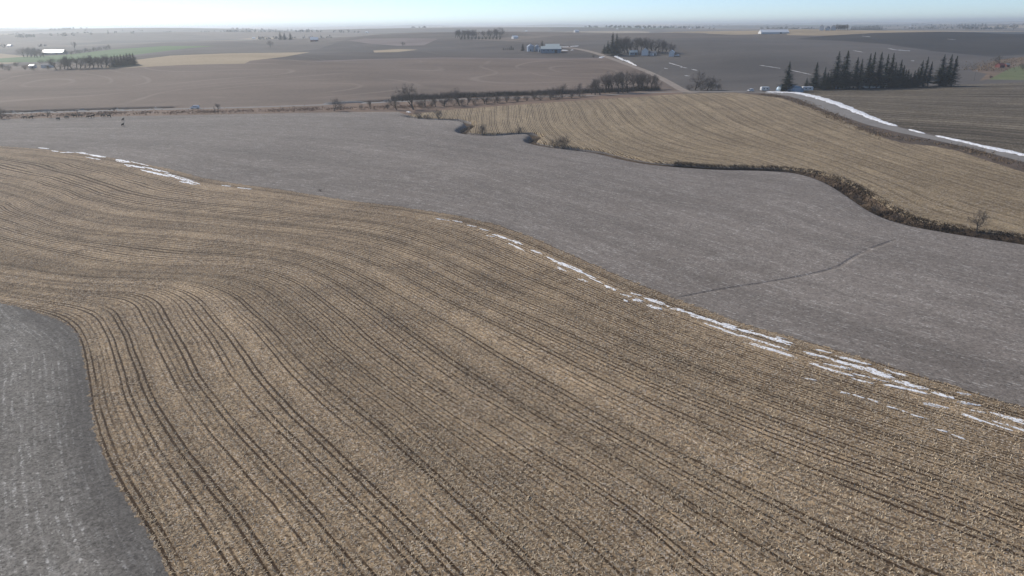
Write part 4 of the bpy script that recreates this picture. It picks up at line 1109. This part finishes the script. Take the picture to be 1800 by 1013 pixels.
# farm behind the spruces
gable('farm_house', 'white farm house glimpsed between the spruce trunks', 'house', 1533, 154.0, 42, M['white_wall'], M['grey_roof'], W=9, hw=3.4, pitch=.6, rz=.06, wins=4, chimney=True)
gable('shed', 'small blue shed under the left spruces of the row', 'shed', 1466, 156.0, 14, M['blue_wall'], M['grey_roof'], W=5, hw=2.3, pitch=.5, wins=1)
gable('shed', 'narrow grey shed between spruces left of the farm house', 'shed', 1486, 155.5, 7, M['steel'], M['grey_roof'], W=4, hw=2.2, pitch=.7, rz=.9, wins=1)
def quonset(px, py, wpx, L, label, rz):
    p = at(px, py); s = mpp(p)
    r = wpx * s / 2
    e = thing('quonset_hut', label, 'quonset hut', p - Vector((0, 0, .15)), rz, 'quonset huts by the spruces')
    n = 18
    arc = [(r * math.cos(math.pi * k / n), .92 * r * math.sin(math.pi * k / n)) for k in range(n + 1)]
    inn = [(x * .975, z * .975) for x, z in arc]
    V, F = [], []
    m = 14
    for j in range(m + 1):
        f = 1 + .008 * (j % 2)
        for x, z in arc:
            V.append((x * f, -L / 2 + L * j / m, z * f))
    for j in range(m):
        for k in range(n):
            i = j * (n + 1) + k
            F.append((i, i + 1, i + n + 2, i + n + 1))
    part('arched_roof', (V, F), M['quonset'], e)
    for y in (-L / 2 + .12, L / 2 - .12):
        part('end_wall', prism([(x * .97, z * .97) for x, z in arc], y - .04, y + .04), M['quonset'], e)
    d = part('door', boxm(-r * .45, r * .45, -L / 2 + .0, -L / 2 + .06, 0, r * .6), M['steel'], e)
    part('handle', boxm(.1, .3, -L / 2 - .06, -L / 2 - .01, 1.0, 1.15), M['dark'], d)
quonset(1383, 160.6, 22, 12, 'left and rear one of two blue grey quonset huts', .25)
quonset(1394, 161.2, 24, 11, 'right and front one of two blue grey quonset huts', .12)
def wheel(parent, x, y, r, w=.22):
    V, F = lathe([(r * .62, -w / 2), (r, -w / 2 + .03), (r, w / 2 - .03), (r * .62, w / 2)], 18)
    t = part('wheel', ([(x + a, y + c, r + b) for a, b, c in V], F), M['rubber'], parent)
    V, F = lathe([(r * .6, -w / 2 - .01), (r * .6, w / 2 + .01)], 14)
    part('rim', ([(x + a, y + c, r + b) for a, b, c in V], F), M['chrome'], t)
def trailer(px, py, wpx, hgt, label, rz, name='camper', cat='camper'):
    p = at(px, py); s = mpp(p)
    L = wpx * s
    e = thing(name, label, cat, p, rz)
    a = L / 2
    part('body', prism([(-a, .55), (a, .5), (a, hgt * .85), (a - .4, hgt), (-a + .25, hgt), (-a, hgt * .9)], -1.15, 1.15), M['white_wall'], e, .05)
    part('roof', boxm(-a + .3, a - .5, -1.1, 1.1, hgt + .03, hgt + .14), M['white_roof'], e)
    for x in (-a * .5, a * .25):
        part('window', boxm(x, x + .9, -1.24, -1.18, hgt * .5, hgt * .75), M['glass'], e)
    part('door', boxm(-a * .1, -a * .1 + .7, -1.23, -1.18, .6, hgt * .82), M['chrome'], e)
    part('hitch', boxm(-a - 1.0, -a + .1, -.06, .06, .42, .54), M['dark'], e)
    for x in (-.45, .45):
        for y in (-1.0, 1.0):
            wheel(e, x, y, .36)
trailer(1418.5, 160.2, 19, 2.7, 'white camper trailer parked right of the quonset huts', .05)
trailer(1344, 160.3, 15, 2.6, 'white box trailer parked on the crest left of the huts', .1, 'box_trailer', 'trailer')
def car(px, py, L, label, rz, group=None, tall=1.0):
    p = at(px, py)
    p.z += .03
    e = thing('parked_car' if group else 'car', label, 'car', p, rz, group)
    a = L / 2
    side = [(-a, .38), (-a + .05, .80 * tall), (-a * .62, .98 * tall), (a * .93, 1.0 * tall), (a, .85 * tall), (a, .38)]
    part('body', prism(side, -.92, .92), M['car_white'], e, .06)
    cab = [(-a * .55, .98 * tall), (-a * .25, 1.70 * tall), (a * .72, 1.72 * tall), (a * .92, 1.0 * tall)]
    V, F = prism(cab, -.84, .84)
    V = [(x, y * (.84 if z > 1.3 * tall else 1), z) for x, y, z in V]
    c = part('cabin', (V, F), M['car_white'], e, .05)
    for y in (-1, 1):
        gl = [(-a * .40, 1.22 * tall), (-a * .24, 1.48 * tall), (a * .5, 1.50 * tall), (a * .58, 1.22 * tall)]
        V, F = prism(gl, y * .845, y * .86)
        V = [(x, yy * (.87 if z > 1.3 * tall else 1.0), z) for x, yy, z in V]
        part('side_window', (V, F), M['glass'], c)
    ws = [(-a * .56, 1.04 * tall), (-a * .29, 1.60 * tall), (-a * .31, 1.62 * tall), (-a * .58, 1.06 * tall)]
    part('windscreen', prism(ws, -.66, .66), M['glass'], c)
    for y in (-.62, .62):
        part('headlight', boxm(-a - .02, -a + .08, y - .18, y + .18, .62, .78), M['chrome'], e)
        part('tail_light', boxm(a - .06, a + .02, y - .14, y + .14, .7, .95), M['red_lamp'], e)
    part('bumper', boxm(-a - .08, -a + .06, -.85, .85, .36, .52), M['dark'], e)
    for x in (-a * .62, a * .62):
        for y in (-.82, .82):
            wheel(e, x, y, .36)
car(343, 191.4, 5.2, 'white car driving on the straight road at left', .06, None, 1.15)
car(1319, 161.0, 4.6, 'small white car parked near the junction left of the trailer', .5, 'cars parked at the farms')
car(1190, 98.8, 4.6, 'white car parked at the right end of the farmstead grove', .2, 'cars parked at the farms')
# left farm, long barns, far farms
gable('barn', 'long low barn with bright white roof at far left', 'barn', 96.5, 95.5, 37, M['blue_wall'], M['white_roof'], W=17, hw=3.0, pitch=.5, rz=.03, wins=0)
gable('barn', 'long white livestock barn on the crest behind the big field', 'barn', 1359.5, 59.3, 48, M['white_wall'], M['white_roof'], W=16, hw=2.6, pitch=.45, rz=-.04, wins=0)
gable('shed', 'low white walled shed in the far left farmyard', 'shed', 84, 119, 15, M['white_wall'], M['grey_roof'], W=7, hw=2.6, pitch=.4, wins=0)
gable('shed', 'smaller pale shed left of the low farmyard one', 'shed', 58, 119.5, 8, M['white_wall'], M['pale_roof'], W=5, hw=2.2, pitch=.4, wins=0)
gable('barn', 'pale roofed barn on the hillside below three dark trees', 'barn', 553, 73.2, 13, M['red'], M['white_roof'], W=14, hw=3.4, pitch=.6, rz=.2, wins=0)
gable('farm_house', 'tall white house at the left end of the crest farm', 'house', 1443.5, 53.6, 4.2, M['white_wall'], M['white_roof'], W=7, hw=6.5, pitch=.9, rz=1.2, wins=2)
gable('farm_house', 'low white house second from left at the crest farm', 'house', 1455, 53.6, 5, M['white_wall'], M['grey_roof'], W=7, hw=3.5, pitch=.8, rz=.8, wins=2)
gable('farm_house', 'white gabled house third from left at the crest farm', 'house', 1464, 53.4, 5, M['white_wall'], M['grey_roof'], W=8, hw=5.0, pitch=.9, rz=1.3, wins=2)
gable('shed', 'dark red shed in the brush at the right edge', 'shed', 1757, 118.8, 9, M['red'], M['red'], W=6, hw=2.2, pitch=.5, rz=.1, wins=0)
gable('shed', 'second little red shed right of the dark red one', 'shed', 1769, 117.6, 5, M['red'], M['grey_roof'], W=5, hw=2.0, pitch=.5, rz=-.1, wins=0)
FAR = [(18, 82, 'left of the grove beside the long white barn'), (446, 68.5, 'on the slope above the isolated tree'), (645, 58, 'beyond the central hilltop'), (905, 68, 'above the low evergreens left of the bins'), (925, 56, 'on the plain far behind the grain bins'), (1013, 57, 'behind the upper end of the climbing road'), (1085, 52, 'directly above the tallest farmstead spruce'), (1130, 51, 'directly above the farmstead house'), (1213, 51, 'right of the farmstead grove near the skyline'), (1245, 50, 'between grove and long barn near the skyline'), (1600, 47, 'on the plain right of the evergreen row'), (1777, 45, 'at the far right under the skyline')]
for i, (x, y, where) in enumerate(FAR):
    p = at(x, y)
    gable('farm_building', 'tiny white farm building ' + where, 'building', x, y, 4, M['white_wall'], M['white_roof'], W=9, hw=2.2, pitch=.5, rz=random.uniform(-.6, .6), group='tiny far farm buildings', door=False, wins=0, L=min(max(2.2 * mpp(p), 8), 26))
# yard light pole
def light_pole(px, base, top, label):
    p = at(px, base); h = (base - top) * mpp(p) / .93
    e = thing('light_pole', label, 'pole', p - Vector((0, 0, .2)), .4)
    part('pole', lathe([(.13, 0), (.12, h * .5), (.09, h)], 10), M['wood'], e)
    part('arm', boxm(0, 1.1, -.04, .04, h - .5, h - .38), M['chrome'], e)
    part('lamp_head', lathe([(.10, h - .42), (.32, h - .5), (.34, h - .72), (.05, h - .85)], 12), M['white_roof'], e).location.x = 1.1
light_pole(1712, 142, 125, 'pale light pole beside the road right of the spruces')

# ---------------------------------------------------------------- cattle
def cow_mesh(graze):
    nodes = {'rump': ((-.75, 0, 1.12), (.27, .30)), 'loin': ((-.35, 0, 1.10), (.34, .36)), 'mid': ((.1, 0, 1.05), (.36, .40)), 'chest': ((.55, 0, 1.08), (.32, .36)),
             'neck': ((.92, 0, 1.12 if graze else 1.28), (.20, .23)), 'poll': ((1.22, 0, .80 if graze else 1.45), (.15, .16)), 'face': ((1.38, 0, .48 if graze else 1.33), (.12, .12)), 'muzzle': ((1.46, 0, .25 if graze else 1.18), (.09, .09)),
             'tail': ((-1.0, 0, 1.05), (.05, .05)), 'tail2': ((-1.04, 0, .55), (.035, .035))}
    E = [('rump', 'loin'), ('loin', 'mid'), ('mid', 'chest'), ('chest', 'neck'), ('neck', 'poll'), ('poll', 'face'), ('face', 'muzzle'), ('rump', 'tail'), ('tail', 'tail2')]
    for s, y in (('l', .2), ('r', -.2)):
        nodes['ear' + s] = ((1.16, y * 1.3, .90 if graze else 1.56), (.05, .05)); E.append(('poll', 'ear' + s))
        st = .1 if s == 'l' else -.08
        for k, x0, bk in (('h', -.72, 1), ('f', .55, 0)):
            nodes[k + s + '1'] = ((x0 + (.1 if bk else 0), y, .72), (.16 if bk else .12,) * 2)
            nodes[k + s + '2'] = ((x0 - (.12 if bk else 0) + st * .6, y, .40), (.075,) * 2)
            nodes[k + s + '3'] = ((x0 - .02 + st, y, .06), (.065,) * 2)
            E += [('rump' if bk else 'chest', k + s + '1'), (k + s + '1', k + s + '2'), (k + s + '2', k + s + '3')]
    names = list(nodes)
    me = bpy.data.meshes.new('cow')
    me.from_pydata([nodes[n][0] for n in names], [(names.index(a), names.index(b)) for a, b in E], [])
    me.materials.append(M['cowhide'])
    o = bpy.data.objects.new('cow', me)
    col.objects.link(o)
    sk = o.modifiers.new('skin', 'SKIN')
    sv = me.skin_vertices[0].data
    for i, n in enumerate(names):
        sv[i].radius = nodes[n][1]
    sv[names.index('rump')].use_root = True
    sk.use_smooth_shade = True
    ss = o.modifiers.new('smooth', 'SUBSURF')
    ss.levels = ss.render_levels = 1
    bpy.context.view_layer.update()
    ev = o.evaluated_get(bpy.context.evaluated_depsgraph_get())
    out = bpy.data.meshes.new_from_object(ev)
    out.name = 'cow'
    bpy.data.objects.remove(o)
    return out
COWS = [cow_mesh(True), cow_mesh(False)]
HERD = [(44, 209.5, 0), (55, 209.5, 1), (102, 211.5, 0), (118, 209, 0), (131.7, 207, 1), (141.7, 206.2, 0), (157.5, 208.3, 0), (163.7, 207, 1), (181, 206.2, 0), (192, 207, 1)]
for i, (x, y, k) in enumerate(HERD):
    o = link('cow', COWS[k])
    o.location = at(x, y)
    o.rotation_euler.z = random.choice((0, math.pi)) + random.uniform(-.4, .4)
    o.scale = (1.12,) * 3
    tag(o, ORD[i] + ' black cow from the left in the line along the verge', 'cow', 'black cattle along the verge')
for x, y, l in ((216.5, 213, 'upper of two black cows alone on the bean field'), (216.2, 222, 'lower of two black cows alone on the bean field')):
    o = link('cow', COWS[1])
    o.location = at(x, y)
    o.rotation_euler.z = 1.5
    o.scale = (1.0,) * 3
    tag(o, l, 'cow', 'black cattle along the verge')

# ---------------------------------------------------------------- haze: one closed box of thin air around everything
def make_haze():
    m = bpy.data.materials.new('haze_air')
    m.use_nodes = True
    t = m.node_tree
    for n in list(t.nodes):
        if n.type != 'OUTPUT_MATERIAL':
            t.nodes.remove(n)
    pv = t.nodes.new('ShaderNodeVolumePrincipled')
    pv.inputs['Color'].default_value = (.90, .965, 1.0, 1)
    pv.inputs['Density'].default_value = 1.65e-4
    pv.inputs['Anisotropy'].default_value = .48
    t.links.new(pv.outputs[0], t.nodes['Material Output'].inputs['Volume'])
    s, z0, z1 = 25600.0, float(gz.min()) - 2, 90.0
    co = [(x, y, z) for z in (z0, z1) for x, y in ((-s, -s), (s, -s), (s, s), (-s, s))]
    fc = [0, 3, 2, 1, 4, 5, 6, 7, 0, 1, 5, 4, 1, 2, 6, 5, 2, 3, 7, 6, 3, 0, 4, 7]
    o = link('haze', raw_mesh('haze', co, fc, 4, m))
    tag(o, 'thin bluish winter haze over the far fields', kind='stuff')
make_haze()
